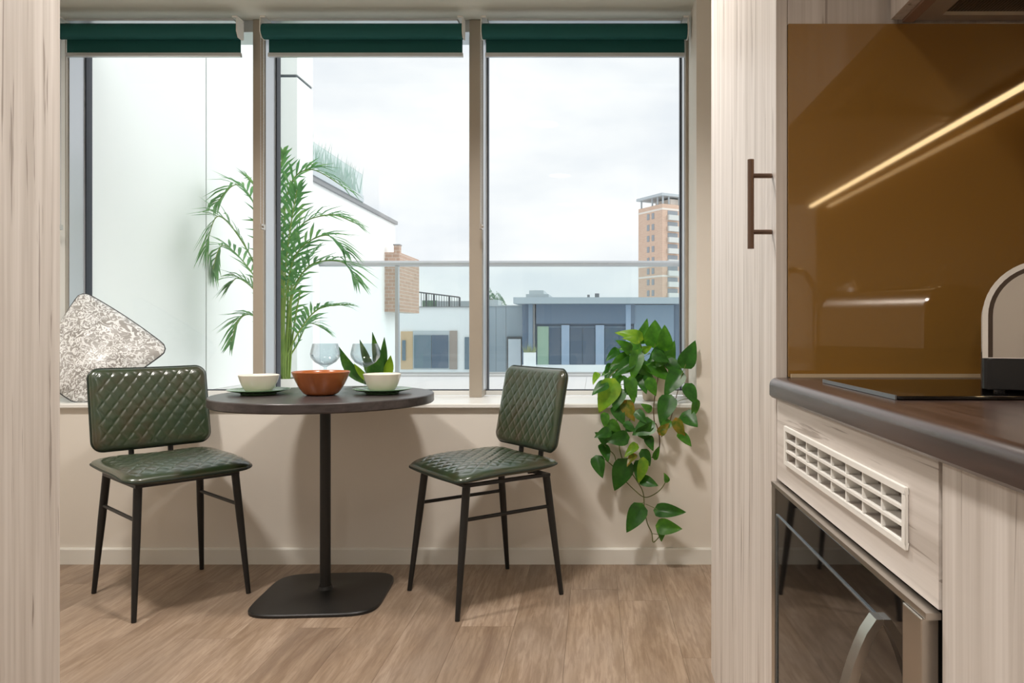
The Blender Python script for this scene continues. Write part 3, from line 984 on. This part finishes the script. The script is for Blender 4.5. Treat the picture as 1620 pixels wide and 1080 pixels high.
PCX, PCY = .273, 3.42
pot = thing('potted_pothos', 'trailing green pothos plant in a beige pot on the window sill', 'plant', (PCX, PCY, ZS))
MB().lathe([(0,.0006),(.052,.0006),(.056,.006),(.070,.135),(.072,.150),(.067,.150),(.064,.130),(0,.128)],0,0,40).build('pot', M['pot'], pot, smooth=True, angle=50)
MB().lathe([(.0635,.1285),(.0635,.134),(0,.138)],0,0,24).build('soil', M['soil'], pot)
def A_(u, v): return 920+.1805*u, 495+.1805*v
def B_(u, v): return 920+.1944*u, 660+.1944*v
leaves = [
 # (frame, base, tip, kind, variant)
 ('A',(505,220),(325,150),'c',2),('A',(515,240),(588,72),'a',2),('A',(645,272),(628,78),'a',1),('A',(735,300),(725,130),'a',0),
 ('A',(505,310),(345,300),'a',0),('A',(490,250),(380,205),'c',2),('A',(700,470),(820,272),'a',0),('A',(640,360),(760,420),'b',0),('A',(905,448),(992,268),'b',0),
 ('A',(600,470),(775,560),'a',0),('A',(855,535),(735,702),'b',0),('A',(490,360),(445,560),'a',2),('A',(440,425),(285,525),'b',2),('A',(395,400),(255,470),'b',0),
 ('A',(310,330),(225,395),'b',2),('A',(265,465),(205,585),'b',2),('A',(140,535),(100,600),'c',2),('A',(270,620),(165,850),'c',0),('A',(210,625),(100,695),'b',0),
 ('A',(300,540),(335,615),'a',0),('A',(430,590),(450,770),'a',2),('A',(530,570),(590,660),'b',0),('A',(560,500),(460,570),'b',2),('A',(340,690),(285,840),'b',0),
 ('A',(390,790),(450,935),'d',0),('A',(300,830),(370,960),'b',0),('A',(770,755),(690,955),'b',1),('A',(925,645),(1005,785),'b',1),('A',(1000,770),(985,900),'a',2),
 ('A',(905,890),(1015,978),'b',1),('A',(770,960),(680,1020),'a',0),('A',(200,890),(215,1000),'a',0),('A',(250,960),(345,1045),'a',1),('A',(600,850),(535,800),'a',0),
 ('A',(490,870),(560,950),'b',0),('A',(385,970),(470,1030),'b',0),('A',(610,975),(460,1065),'b',1),('A',(240,1040),(130,1075),'b',1),
 ('A',(540,330),(600,300),'c',0),('A',(420,330),(330,240),'a',0),('A',(560,440),(480,520),'b',0),('A',(650,430),(560,520),'b',1),
 ('A',(430,690),(385,560),'b',0),('A',(690,330),(600,420),'b',0),
 ('B',(360,165),(205,185),'b',1),('B',(170,235),(222,340),'b',0),('B',(125,335),(165,475),'b',1),('B',(360,375),(268,585),'b',0),('B',(545,165),(575,262),'b',1),
 ('B',(500,280),(560,390),'b',0),('B',(500,355),(475,520),'c',2),('B',(480,370),(455,500),'b',0),('B',(495,510),(608,545),'b',0),('B',(475,735),(382,920),'b',0),('B',(625,758),(820,768),'b',2),
 ('B',(635,885),(795,905),'a',0),('B',(655,915),(648,998),'a',0),('B',(600,330),(625,245),'a',2),('B',(695,520),(680,458),'a',0),
 ('B',(775,30),(825,175),'d',2),('B',(800,140),(895,218),'a',0),('B',(640,125),(705,55),'d',0),('B',(480,140),(560,60),'b',1),
 ('B',(200,190),(128,130),'b',1),('B',(300,140),(215,85),'b',0),('B',(370,90),(440,100),'b',0),('B',(440,230),(360,300),'c',2),('B',(430,310),(370,370),'d',2),
]
rl = random.Random(11)
for q in range(20):
    a_ = rl.uniform(0, 2*pi); r_ = rl.uniform(30, 230)
    u_ = 520 + r_*cos(a_)*1.05; v_ = 430 + r_*sin(a_)*.9
    an = a_ + rl.uniform(-.9,.9); ln_ = rl.uniform(95,150)
    leaves.append(('A', (u_, v_), (u_+ln_*cos(an), v_+ln_*(.35+.7*sin(an))), rl.choice('aabbb'), rl.choice((0,0,2))))
for fr_, b0, t0, kd, vr in leaves:
    bx, by = (A_ if fr_ == 'A' else B_)(*b0); tx_, ty_ = (A_ if fr_ == 'A' else B_)(*t0)
    if by < 600: Yb = 3.36 + rl.uniform(-.07,.07)
    elif by < 645: Yb = 3.235 - rl.uniform(0,.05)
    else: Yb = 3.215 - rl.uniform(0,.05)
    Yt = Yb - rl.uniform(.005,.045)
    if by < 645 and ty_ > 640: Yb = 3.22; Yt = 3.19
    if by >= 600: Yb = min(Yb, 3.225); Yt = min(Yt, 3.215)
    b = P(bx, by, Yb); tp = P(tx_, ty_, Yt)
    if bx > 1070 and by < 600: b = P(bx,by,3.25); tp = P(tx_,ty_,3.22)
    ydir = (tp-b); Ln = ydir.length*1.08; ydir.normalize()
    nrm = Vector((rl.uniform(-.45,.45), -1.0, rl.uniform(.05,.7)))
    zdir = (nrm - ydir*nrm.dot(ydir)).normalized(); xdir = ydir.cross(zdir)
    o = link('leaf', rl.choice(LEAF[kd][:2]) if vr == 1 else LEAF[kd][vr], pot)
    o.matrix_local = Matrix.Translation(-Vector((PCX,PCY,ZS))) @ Matrix.Translation(b) @ Matrix((xdir, ydir, zdir)).transposed().to_4x4() @ Matrix.Scale(Ln, 4)
def vine(spec, r=.0022, m='vine'):
    pts = []
    for fr_, u, v, Y in spec:
        px, py = (A_ if fr_ == 'A' else B_)(u, v); pts.append(P(px,py,Y)-Vector((PCX,PCY,ZS)))
    MB().tube(smoothpts(pts,5), r, 7).build('vine', M[m], pot, smooth=True)
vine([('A',640,470,3.40),('A',668,560,3.33),('A',650,680,3.25),('A',632,830,3.222),('A',640,960,3.222),('B',610,60,3.22),('B',635,170,3.215),('B',625,280,3.215),('B',570,328,3.21)], .0024, 'vine_brown')
vine([('A',560,470,3.40),('A',500,560,3.32),('A',470,700,3.25),('A',440,860,3.222),('B',380,60,3.22),('B',310,200,3.215),('B',320,300,3.215),('B',350,370,3.212),('B',440,500,3.21),('B',500,610,3.21),('B',512,740,3.21),('B',535,860,3.21),('B',572,940,3.21),('B',583,1015,3.205),('B',632,972,3.205)], .0023)
vine([('B',572,945,3.21),('B',630,948,3.205),('B',655,900,3.2)], .0016)
vine([('B',190,340,3.205),('B',280,420,3.21),('B',350,510,3.21),('B',430,590,3.21),('B',500,645,3.21),('B',560,642,3.205),('B',640,590,3.2),('B',690,515,3.195)], .0021)
vine([('A',480,430,3.38),('A',350,470,3.30),('A',240,575,3.26),('A',310,690,3.235),('A',360,820,3.222),('B',210,170,3.21),('B',190,230,3.205),('B',265,305,3.205),('B',285,400,3.208)], .0019)
vine([('A',700,450,3.38),('A',790,520,3.30),('A',850,620,3.245),('A',815,790,3.222),('A',770,960,3.215),('B',650,160,3.21)], .0019, 'vine_brown')
vine([('A',845,650,3.24),('A',880,540,3.24),('A',915,445,3.25)], .0016)
vine([('A',815,785,3.222),('A',920,750,3.215),('A',1000,770,3.21)], .0015)
vine([('A',760,975,3.215),('A',830,930,3.212),('A',910,900,3.205)], .0015)
vine([('A',600,460,3.40),('A',640,330,3.37),('A',645,270,3.36)], .0018)
vine([('A',560,450,3.40),('A',530,330,3.38),('A',505,220,3.36)], .0018)
vine([('B',520,705,3.21),('B',580,730,3.2),('B',632,758,3.19)], .0015)
vine([('B',500,690,3.21),('B',490,750,3.2),('B',472,738,3.195)], .0013)
vine([('A',240,625,3.22),('A',370,625,3.25),('A',470,590,3.30)], .0015)

# ------------------------------------------------------------------ small snake plant behind the bowls
sx, sy = P(597,600,3.42).x, 3.42
t = thing('snake_plant', 'small upright green plant in a pale pot on the sill behind the wine glasses', 'plant', (sx, sy, ZS))
MB().lathe([(0,.0006),(.040,.0006),(.043,.004),(.050,.090),(.047,.090),(.044,.075),(0,.074)],0,0,32).build('pot', M['pot_white'], t, smooth=True, angle=50)
MB().lathe([(.0435,.0745),(.0435,.078),(0,.080)],0,0,20).build('soil', M['soil'], t)
def blade(p0, p1, w, material, bow, nrm=(0,-1,.15)):
    p0 = Vector(p0); p1 = Vector(p1); d_ = p1-p0; nr = Vector(nrm)
    nr = (nr - d_.normalized()*nr.dot(d_.normalized())).normalized(); s_ = d_.normalized().cross(nr)
    vs_, fs = [], []; N = 10
    for j in range(N+1):
        k = j/N; wd = w*(.45+.55*sin(pi*min(k*1.15,1)*.62))*(1-k**3.2) if k < 1 else 0
        wd = max(wd, .0006)
        c_ = p0 + d_*k + Vector(bow)*sin(pi*k)
        for i, q in enumerate((-1,-.5,0,.5,1)):
            vs_.append(c_ + s_*wd*q + nr*(-.22*wd*(1-q*q)))
        for i, q in enumerate((-1,-.5,0,.5,1)):
            vs_.append(c_ + s_*wd*q*.98 + nr*(-.22*wd*(1-q*q) - .0012))
    for j in range(N):
        for i in range(4):
            a = j*10+i; fs.append((a,a+1,a+11,a+10)); a += 5; fs.append((a,a+10,a+11,a+1))
        a = j*10; fs.append((a,a+10,a+15,a+5)); a += 4; fs.append((a,a+5,a+15,a+10))
    return MB().add(vs_, fs).build('leaf', material, t, smooth=True, angle=80)
def sp(px, py, Y): return P(px,py,Y)-Vector((sx,sy,ZS))
blade((-.015,0,.07), sp(536,548,3.40), .030, M['snake'], (-.022,0,-.022))
blade((.0,.01,.07), sp(569,537,3.44), .022, M['snake'], (-.005,0,0))
blade((.005,0,.07), sp(589,525,3.42), .022, M['snake'], (.006,0,0))
blade((.012,.005,.07), sp(608,533,3.43), .022, M['snake'], (.004,0,0))
blade((.016,-.008,.07), sp(618,562,3.39), .027, M['snake_edge'], (.012,0,.0))
blade((-.004,-.01,.07), sp(575,552,3.38), .026, M['snake'], (-.004,0,0))
blade((.006,-.012,.07), sp(598,545,3.38), .026, M['snake'], (.004,0,0))
blade((-.02,-.005,.07), sp(560,575,3.38), .016, M['snake_edge'], (-.006,0,0))

# ================================================================== OUTSIDE
ZT = .61           # terrace
ext = struct('terrace_floor', 'pale paved terrace outside the window')
MB().box(-2.60, 4.0, 3.72, 6.25, ZT-.25, ZT-.012).build('terrace_slab', M['far_grey'], ext)
pv_me = MB().box(-.5,.5,-.5,.5,-1,0).data('paver', M['terrace'])
for i in range(11):
    for j in range(5):
        xx = -2.46 + .60*i; yy = 3.745 + .50*j
        o = link('paver', pv_me, ext); o.location = (xx+.30, yy+.25, ZT); o.scale = (.5985,.4985,.011)

# white clad party wall left of the terrace
wl_ = struct('exterior_wall', 'white clad wall running out beside the terrace')
MB().box(-2.75, -2.485, 3.745, 6.35, -.5, 6.0).build('wall_core', M['joint'], wl_)
for (a, c_) in ((3.75,4.862),(4.876,5.985)):
    MB().box(-2.4845, -2.46, a, c_, ZT+.001, 6.0).build('panel', M['clad'], wl_)
# pier with a shadow joint
pr = MB(); YP = 5.99
XP = -470*YP/FPX; YP2 = -XP*FPX/445
MB().box(-2.4845, XP-.012, YP+.012, YP2, -.5, 6.0).build('pier_core', M['joint'], wl_)
zj = 1+400/FPX*YP
for (a, c_) in ((-.5, zj-.012), (zj+.012, 6.0)):
    q = MB(); q.box(-2.4595, XP, YP, YP+.0118, a, c_); q.box(XP-.0118, XP, YP+.012, YP2, a, c_)
    q.build('panel', M['clad'], wl_)
    
# balustrade
BY = 6.42
bx0, bx1 = XP+.02, 3.2
t = thing('glass_balustrade', 'frameless glass balustrade with steel handrail at the terrace edge', 'balustrade', (0, BY, ZT))
zr = 1+103/FPX*BY - ZT; zg0 = 1-69/FPX*BY - ZT
MB().box(bx0, bx1, -.10, .10, -.26, zg0-.012).build('kerb', M['kerb'], t)
MB().box(bx0, bx1, -.030, .030, zg0-.0118, zg0+.003).build('shoe_rail', M['rail'], t)
MB().tube([(bx0,0,zr),(bx1,0,zr)], .025, 20).build('handrail', M['rail'], t, smooth=True)
pxp = P(628.5,500,BY).x
MB().box(pxp-.013,pxp+.013,-.024,.024,zg0+.0035,zr-.02).build('post', M['rail'], t)
edges = [bx0+.01, pxp-.014, None]
for (a, c_) in ((bx0+.005,pxp-.0145),(pxp+.0145,P(1073,500,BY).x),(P(1073,500,BY).x+.008,P(1073,500,BY).x+1.6)):
    MB().box(a, c_, -.006, .006, zg0+.0035, zr-.018).build('glass_panel', M['balu_glass'], t)
MB().box(P(1086,500,BY).x-.012,P(1086,500,BY).x+.012,-.024,.024,zg0+.0035,zr-.02).build('post', M['rail'], t)

# palm in a low pot on the terrace
PX, PY = P(447,600,4.75).x, 4.75
pal = thing('areca_palm', 'tall feathery green palm in a low white pot on the terrace', 'plant', (PX, PY, ZT))
MB().lathe([(0,.0006),(.10,.0006),(.105,.004),(.120,.078),(.122,.086),(.113,.086),(.110,.074),(0,.072)],0,0,36).build('pot', M['pot_white'], pal, smooth=True, angle=50)
MB().lathe([(.1095,.0725),(.1095,.078),(0,.081)],0,0,24).build('soil', M['soil'], pal)
rp = random.Random(5)
for k in range(12):
    a_ = rp.uniform(-.05,.07); b_ = rp.uniform(-.05,.05)
    MB().tube(smoothpts([(a_*.6,b_*.6,.08),(a_*.9,b_,.35),(a_*1.25+rp.uniform(-.02,.03),b_*1.3,.62+rp.uniform(0,.15))],5), [.0075-.0004*q for q in range(11)], 7).build('cane', M['palm_stem'], pal, smooth=True)
fr_list = [
 ([(446,560),(446,430),(455,305),(490,268),(547,298)], -.10, .23),
 ([(445,560),(444,420),(442,300),(447,244)], .05, .20),
 ([(452,560),(458,440),(474,360),(522,340),(560,352)], .15, .22),
 ([(453,560),(462,470),(490,420),(540,414),(562,440)], -.22, .22),
 ([(455,560),(476,520),(505,488),(548,482)], -.15, .17),
 ([(456,570),(470,545),(488,512),(512,520)], .10, .15),
 ([(446,560),(432,440),(405,330),(375,292),(345,318)], .12, .21),
 ([(444,560),(425,470),(385,385),(345,342),(326,392)], -.18, .22),
 ([(444,560),(425,480),(390,420),(352,388),(336,430)], .18, .20),
 ([(445,560),(430,510),(405,462),(378,440),(366,448)], -.10, .17),
 ([(445,570),(430,540),(402,500),(378,505),(366,540)], .05, .16),
 ([(446,560),(438,420),(418,320),(392,282)], -.06, .20),
 ([(450,560),(452,470),(470,400),(515,372),(545,395)], -.25, .22),
 ([(448,560),(450,450),(458,370),(470,300)], -.20, .22),
 ([(450,560),(455,500),(468,440),(500,395)], .28, .20),
]
for pxs, dep, ll in fr_list:
    k = len(pxs); pts = [Vector((rp.uniform(-.04,.04), rp.uniform(-.04,.04), .08))]
    for i, (a, c_) in enumerate(pxs):
        Yv = PY + dep*((i+1)/k)**1.3
        pts.append(P(a, c_, Yv) - Vector((PX,PY,ZT)))
    cv = smoothpts(pts, 10); m_ = len(cv)
    stem = MB().tube(cv, [.006*(1-.75*i/m_)+.0008 for i in range(m_)], 6)
    fo = stem.build('frond_stem', M['palm_stem'], pal, smooth=True)
    lf = MB()
    i0 = int(m_*.46)
    cnt = 17
    for q in range(cnt):
        f_ = i0 + (m_-1-i0)*(q/(cnt-1))
        ii = min(int(f_), m_-2); fr = f_-ii
        p = cv[ii].lerp(cv[ii+1], fr); tg = (cv[ii+1]-cv[ii]).normalized()
        sd = tg.cross(Vector((0,0,1)))
        if sd.length < .2: sd = Vector((1,0,0))
        sd.normalize(); up = sd.cross(tg).normalized()
        s = q/(cnt-1)
        Ln = ll*1.12*(.45+.55*sin(pi*min(1,(s*.8+.18))))*rp.uniform(.85,1.1)
        for sg in (-1,1):
            dirn = (tg*(.55+.5*s) + sd*sg*.75*(1-.45*s) + up*rp.uniform(.05,.35)).normalized()
            mp_ = p + dirn*Ln*.5; tp = p + dirn*Ln + Vector((0,0,-Ln*rp.uniform(.18,.42)))
            wv = dirn.cross(up).normalized(); w_ = .0105*rp.uniform(.8,1.15)
            a0 = p; 
            lf.add([a0-wv*w_*.3, a0+wv*w_*.3, p+dirn*Ln*.28-wv*w_, p+dirn*Ln*.28+wv*w_, p+dirn*Ln*.28-up*.003, mp_+Vector((0,0,-Ln*.05))-wv*w_*.9, mp_+Vector((0,0,-Ln*.05))+wv*w_*.9, mp_+Vector((0,0,-Ln*.05))-up*.003, tp],
                   [(0,4,2),(0,1,4),(1,3,4),(2,4,7,5),(4,3,6,7),(5,7,8),(7,6,8)])
    lf.v = [(max(q_[0], -2.445-PX), q_[1], q_[2]) for q_ in lf.v]
    lf.build('frond_leaflets', M['palm'], fo, smooth=True, angle=60, fix=False)

# ------------------------------------------------------------------ neighbouring white building
YB0, YB1 = 9.6, 14.0
XB = -315*YB1/FPX
zb_top = 1+170/FPX*YB1
t = thing('white_building', 'white rendered building with dark roof edge behind the palm', 'building', (XB, YB0, -6))
MB().box(-5.0, 0, 0, YB1-YB0, 0, zb_top+6-.06).build('walls', M['clad2'], t)
MB().box(-5.0, .04, -.04, YB1-YB0+.04, zb_top+6-.0598, zb_top+6).build('roof_edge', M['coping'], t)
t = thing('roof_planter', 'pale grass planter behind glass on the white building roof', 'planter', (XB, 9.7, zb_top))
MB().box(-.5,.06,0,2.2,.0005,.10).build('trough', M['far_grey'], t)
MB().box(.045,.055,0,2.15,.101,.42).build('glass_screen', M['roof_glass'], t)
gs = MB()
for i in range(420):
    gx = rp.uniform(-.42,.02); gy = rp.uniform(.03,2.12); hgt = rp.uniform(.22,.5)
    lx, ly = rp.uniform(-.10,.10), rp.uniform(-.12,.12)
    gs.add([(gx-.012,gy,.1),(gx+.012,gy,.1),(gx+lx,gy+ly,.1+hgt),(gx,gy-.012,.1),(gx,gy+.012,.1)], [(0,1,2),(3,4,2)])
tag(gs.build('grass', leaf_mat('pale_grass', [(.3, lin(188,214,202)), (.7, lin(206,226,216))], 5, .6, .5), t, fix=False), kind='stuff')  # haze over the roof planting is part of this pale green
# brick bay on its end
yb = 13.3
x_a, x_b = P(609,500,yb).x, P(632,500,yb).x
t = thing('brick_bay', 'brown brick bay with chimney on the end of the white building', 'building', (x_b, yb, 1-(-2)*0+P(609,493,yb).z-1))
zt_ = P(609,399,yb).z - P(609,493,yb).z
MB().box(XB-x_b+.0005, 0, 0, x_b*FPX/(663-940)-yb, 0, zt_).build('walls', M['brick'], t)
MB().box(P(623,400,yb).x-x_b, .0, .0, .12, zt_+.0005, P(609,388,yb).z-P(609,493,yb).z).build('chimney', M['brick'], t)
MB().box(P(622,400,yb).x-x_b, .01, -.01, .13, P(609,388,yb).z-P(609,493,yb).z+.0005, P(609,386,yb).z-P(609,493,yb).z).build('chimney_cap', M['coping'], t)

# ------------------------------------------------------------------ low buildings across the street
def rect(tp, name, material, x0, x1, y0, y1, Yf, Yb, ref):
    """box whose face at depth Yf covers the pixel rectangle"""
    a = P(x0, y1, Yf); c_ = P(x1, y0, Yf)
    return MB().box(a.x-ref[0], c_.x-ref[0], Yf-ref[1], Yb-ref[1], a.z-ref[2], c_.z-ref[2]).build(name, material, tp)
Y2 = 25.0
ref = (P(632,520,Y2).x, Y2, -6.0)
t = thing('low_white_building', 'low white building with roof terrace and wide window across the street', 'building', ref)
a = P(560,800,Y2)
rect(t,'walls',M['far_white'],560,764,486,860,Y2,Y2+6,ref)
rect(t,'coping',M['coping'],560,764,484.6,486,Y2-.05,Y2+6,ref)
rect(t,'timber_panel',M['far_timber'],634,653,524,584,Y2-.06,Y2-.002,ref)
rect(t,'slot_window',M['far_glass'],636,641.5,538,570,Y2-.10,Y2-.061,ref)
wd = rect(t,'window',M['far_grey'],653,711,523,584,Y2-.05,Y2-.002,ref)
rect(wd,'pane',M['far_glass'],655,682,530,582,Y2-.09,Y2-.051,ref)
rect(wd,'pane',M['far_glass2'],683,709,530,582,Y2-.09,Y2-.051,ref)
rect(t,'brown_panel',M['far_brown'],711,723,523,584,Y2-.06,Y2-.002,ref)
rect(t,'window',M['far_glass'],735,752,533,584,Y2-.05,Y2-.002,ref)
# roof railing
rr_ = MB()
rl_pts = [(633,461),(660,462),(727,470)]
def rp3(px,py,Y): return P(px,py,Y)-Vector(ref)
rr_.tube([rp3(633,462,Y2+.3),rp3(662,462,Y2+.3),rp3(727,470,Y2+.3)], .025, 6)
rr_.build('railing_top', M['black_rail'], t)
for k in range(24):
    px = 634+ (727-634)*k/23
    top = 462 if px < 662 else 462+(px-662)/65*8
    thick = .06 if k in (6,10,13,19,23) else .013
    o = rp3(px, 485, Y2+.3); q = rp3(px, top, Y2+.3)
    MB().box(o.x-thick/2,o.x+thick/2,o.y-.02,o.y+.02,o.z-.1,q.z).build('railing_bar', M['black_rail'], t)
rect(t,'roof_box',M['far_grey'],637,655,472,486,Y2+1.0,Y2+1.6,ref)
rect(t,'sloping_roof',M['far_grey'],690,745,476,486,Y2+1.0,Y2+3,ref)
rect(t,'roof_planting',M['tree'],668,690,475,486,Y2+1.2,Y2+1.6,ref)

ref = (P(800,520,Y2).x, Y2+.3, -6.0)
t = thing('grey_clad_building', 'blue-grey clad house with white door across the street', 'building', ref)
for (a, c_) in ((766.5,784.6),(785,800.2),(800.6,826)):
    rect(t,'cladding_panel',M['far_blue'],a,c_,484,860,Y2+.3,Y2+5.5,ref)
rect(t,'roof_edge',M['far_grey'],766.5,826,482.5,484,Y2+.25,Y2+5.5,ref)
dd = rect(t,'door',M['far_door'],804,824,536,590,Y2+.20,Y2+.298,ref)
rect(t,'door_frame',M['black_rail'],801.5,825.5,532.5,590,Y2+.24,Y2+.299,ref)
rect(t,'roof_hatch',M['far_grey'],774,788,474,482.4,Y2+1.5,Y2+2.5,ref)

Y3 = 24.0
ref = (P(950,520,Y3).x, Y3, -6.0)
t = thing('slate_blue_building', 'dark blue flat-roofed building with tall windows across the street', 'building', ref)
rect(t,'walls',M['far_dark'],826,1200,480,860,Y3,Y3+8,ref)
rect(t,'fascia',M['far_fascia'],812,1200,470,480,Y3-.6,Y3+1.2,ref)
rect(t,'pilaster',M['far_mid'],836,843,481,583,Y3-.15,Y3-.002,ref)
rect(t,'downpipe',M['coping'],843.5,846,481,560,Y3-.18,Y3-.002,ref)
rect(t,'lintel',M['far_dark'],848,1004,481,512,Y3-.16,Y3-.002,ref)
for (a, c_) in ((868,888),(901,942),(956,1002)):
    wd = rect(t,'window',M['far_mid'],a,c_,516,584,Y3-.06,Y3-.002,ref)
    nn = 1 if c_-a < 25 else 2
    for i in range(nn):
        x0_ = a+.8+(c_-a-.8)*i/nn; x1_ = a+(c_-a-.8)*(i+1)/nn
        rect(wd,'pane',M['far_glass2'],x0_,x1_,518,583,Y3-.10,Y3-.061,ref)
rect(t,'curtain',M['far_curtain'],850,868,516,584,Y3-.08,Y3-.002,ref)
for (a, c_) in ((888.2,900.8),(942.2,955.8)):
    rect(t,'window_post',M['far_post'],a,c_,514,584,Y3-.14,Y3-.002,ref)
rect(t,'pale_bay',M['far_mid'],1003,1066,482,584,Y3-.12,Y3-.002,ref)
rect(t,'pale_post',M['far_post'],990,998,482,584,Y3-.17,Y3-.13,ref)
rect(t,'roof_vent',M['far_grey'],837,860,459,470,Y3+2,Y3+4,ref)
rect(t,'roof_vent',M['far_grey'],832,868,465,470,Y3+1.5,Y3+4,ref)
rect(t,'chimney_pot',M['coping'],929,933,466,470,Y3+3,Y3+3.1,ref)
rect(t,'chimney_pot',M['coping'],941,948,464,470,Y3+3,Y3+3.1,ref)
rect(t,'pale_wall',M['far_white'],826,1080,577,590,Y3-.9,Y3-.8,ref)
# planter box in front of it
pl = P(838,575,22.0)
t = thing('planter_box', 'white planter box with dry plants before the blue building', 'planter', (pl.x, 22.0, pl.z))
MB().box(-.17,.17,-.12,.12,-.10,.32).build('box', M['far_white'], t)
gs = MB()
for i in range(60):
    gx = rp.uniform(-.15,.15); gy = rp.uniform(-.1,.1); h_ = rp.uniform(.12,.30); lx = rp.uniform(-.12,.12)
    gs.add([(gx-.012,gy,.31),(gx+.012,gy,.31),(gx+lx,gy,.32+h_)], [(0,1,2)])
tag(gs.build('plants', mat('dry_plants', lin(150,160,126), .9), t, fix=False), kind='stuff')
MB().box(-.5,.5,-.4,.4,-6,-.1005).build('stand', M['far_white'], t)

# trees far behind
def tree(px, py, Y, r, label):
    c_ = P(px, py, Y)
    t = thing('tree', label, 'tree', (c_.x, Y, -8), 0, 'trees behind the roofs')
    MB().tube([(0,0,0),(0,0,c_.z+8)], .2, 8).build('trunk', M['vine_brown'], t)
    lf = MB(); q = random.Random(int(px))
    for i in range(900):
        while True:
            v = Vector((q.uniform(-1,1), q.uniform(-1,1), q.uniform(-1,1)))
            if v.length < 1: break
        v = v*r*(.75+.35*sin(5*v.x+3*v.z)); s = r*.13
        a = Vector((q.uniform(-1,1),q.uniform(-1,1),q.uniform(-1,1)))*s; b_ = Vector((q.uniform(-1,1),q.uniform(-1,1),q.uniform(-1,1)))*s
        ce = v + Vector((0,0,c_.z+8)); lf.add([ce, ce+a, ce+b_], [(0,1,2)])
    tag(lf.build('crown', M['tree'], t, fix=False), kind='stuff')
tree(776, 473, 60, .85, 'green tree top behind the grey clad house, nearer the mullion')
tree(790, 476, 62, .70, 'green tree top behind the grey clad house, nearer the blue roof')

# brick tower block
YT = 180.0
cor = Vector((P(1048,520,YT).x, YT, 0)); ztop = P(1048,322,YT).z
ang = math.atan2(8.6, -5.13)   # direction of the left face from the near corner
t = thing('tower_block', 'tall brick tower block with white balconies on the horizon', 'tower', (cor.x, cor.y, -10), 0)
ul = Vector((-5.13,8.6,0)).normalized(); ur = Vector((8.6,5.13,0)).normalized()
def obox(name, material, u0, u1, w0, w1, z0, z1, parent=t):
    """u along the right face, w along the left face, from the near corner"""
    pts = [ur*u0+ul*w0, ur*u1+ul*w0, ur*u1+ul*w1, ur*u0+ul*w1]
    return MB().prism([(p.x,p.y) for p in pts], z0+10, z1+10).build(name, material, parent)
WL, WR = 10.0, 11.5
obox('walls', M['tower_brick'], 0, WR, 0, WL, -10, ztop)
fh = 2.62
for i in range(12):
    z = ztop - 1.3 - fh*i
    if i in (0,5,6,10,11):
        q = MB()
        pts = [ur*-.06+ul*-.06, ur*(WR+.06)+ul*-.06, ur*(WR+.06)+ul*(WL+.06), ur*-.06+ul*(WL+.06)]
        q.prism([(p.x,p.y) for p in pts], z+10-.1, z+10+.35); q.build('band', M['tower_band'], t)
    zc = z - 1.1
    for w0 in (3.3, 5.3):
        obox('window', M['tower_glass'], -.09, -.002, w0, w0+.95, zc-.75, zc+.65)
    for u0 in (1.5, 7.2):
        obox('balcony_recess', M['tower_glass'], u0, u0+2.9, -.08, -.002, zc-.9, zc+.9)
        obox('balcony', M['tower_balc'], u0-.1, u0+3.0, -.75, -.081, zc-1.35, zc-.15)
# open roof canopy on posts
obox('roof_room', M['tower_band'], 3.0, 9.0, 1.0, 7.0, ztop+.001, ztop+1.5)
for (u_, w_) in ((.3,.3),(.3,4.6),(.3,9.2),(5,.3),(10.5,.3),(2.0,.3),(.3,2.4)):
    obox('roof_post', M['far_grey'], u_, u_+.3, w_, w_+.3, ztop+.002, ztop+1.9)
obox('roof_canopy', M['far_grey'], -.4, WR+.4, -.4, WL+.4, ztop+1.901, ztop+2.5)
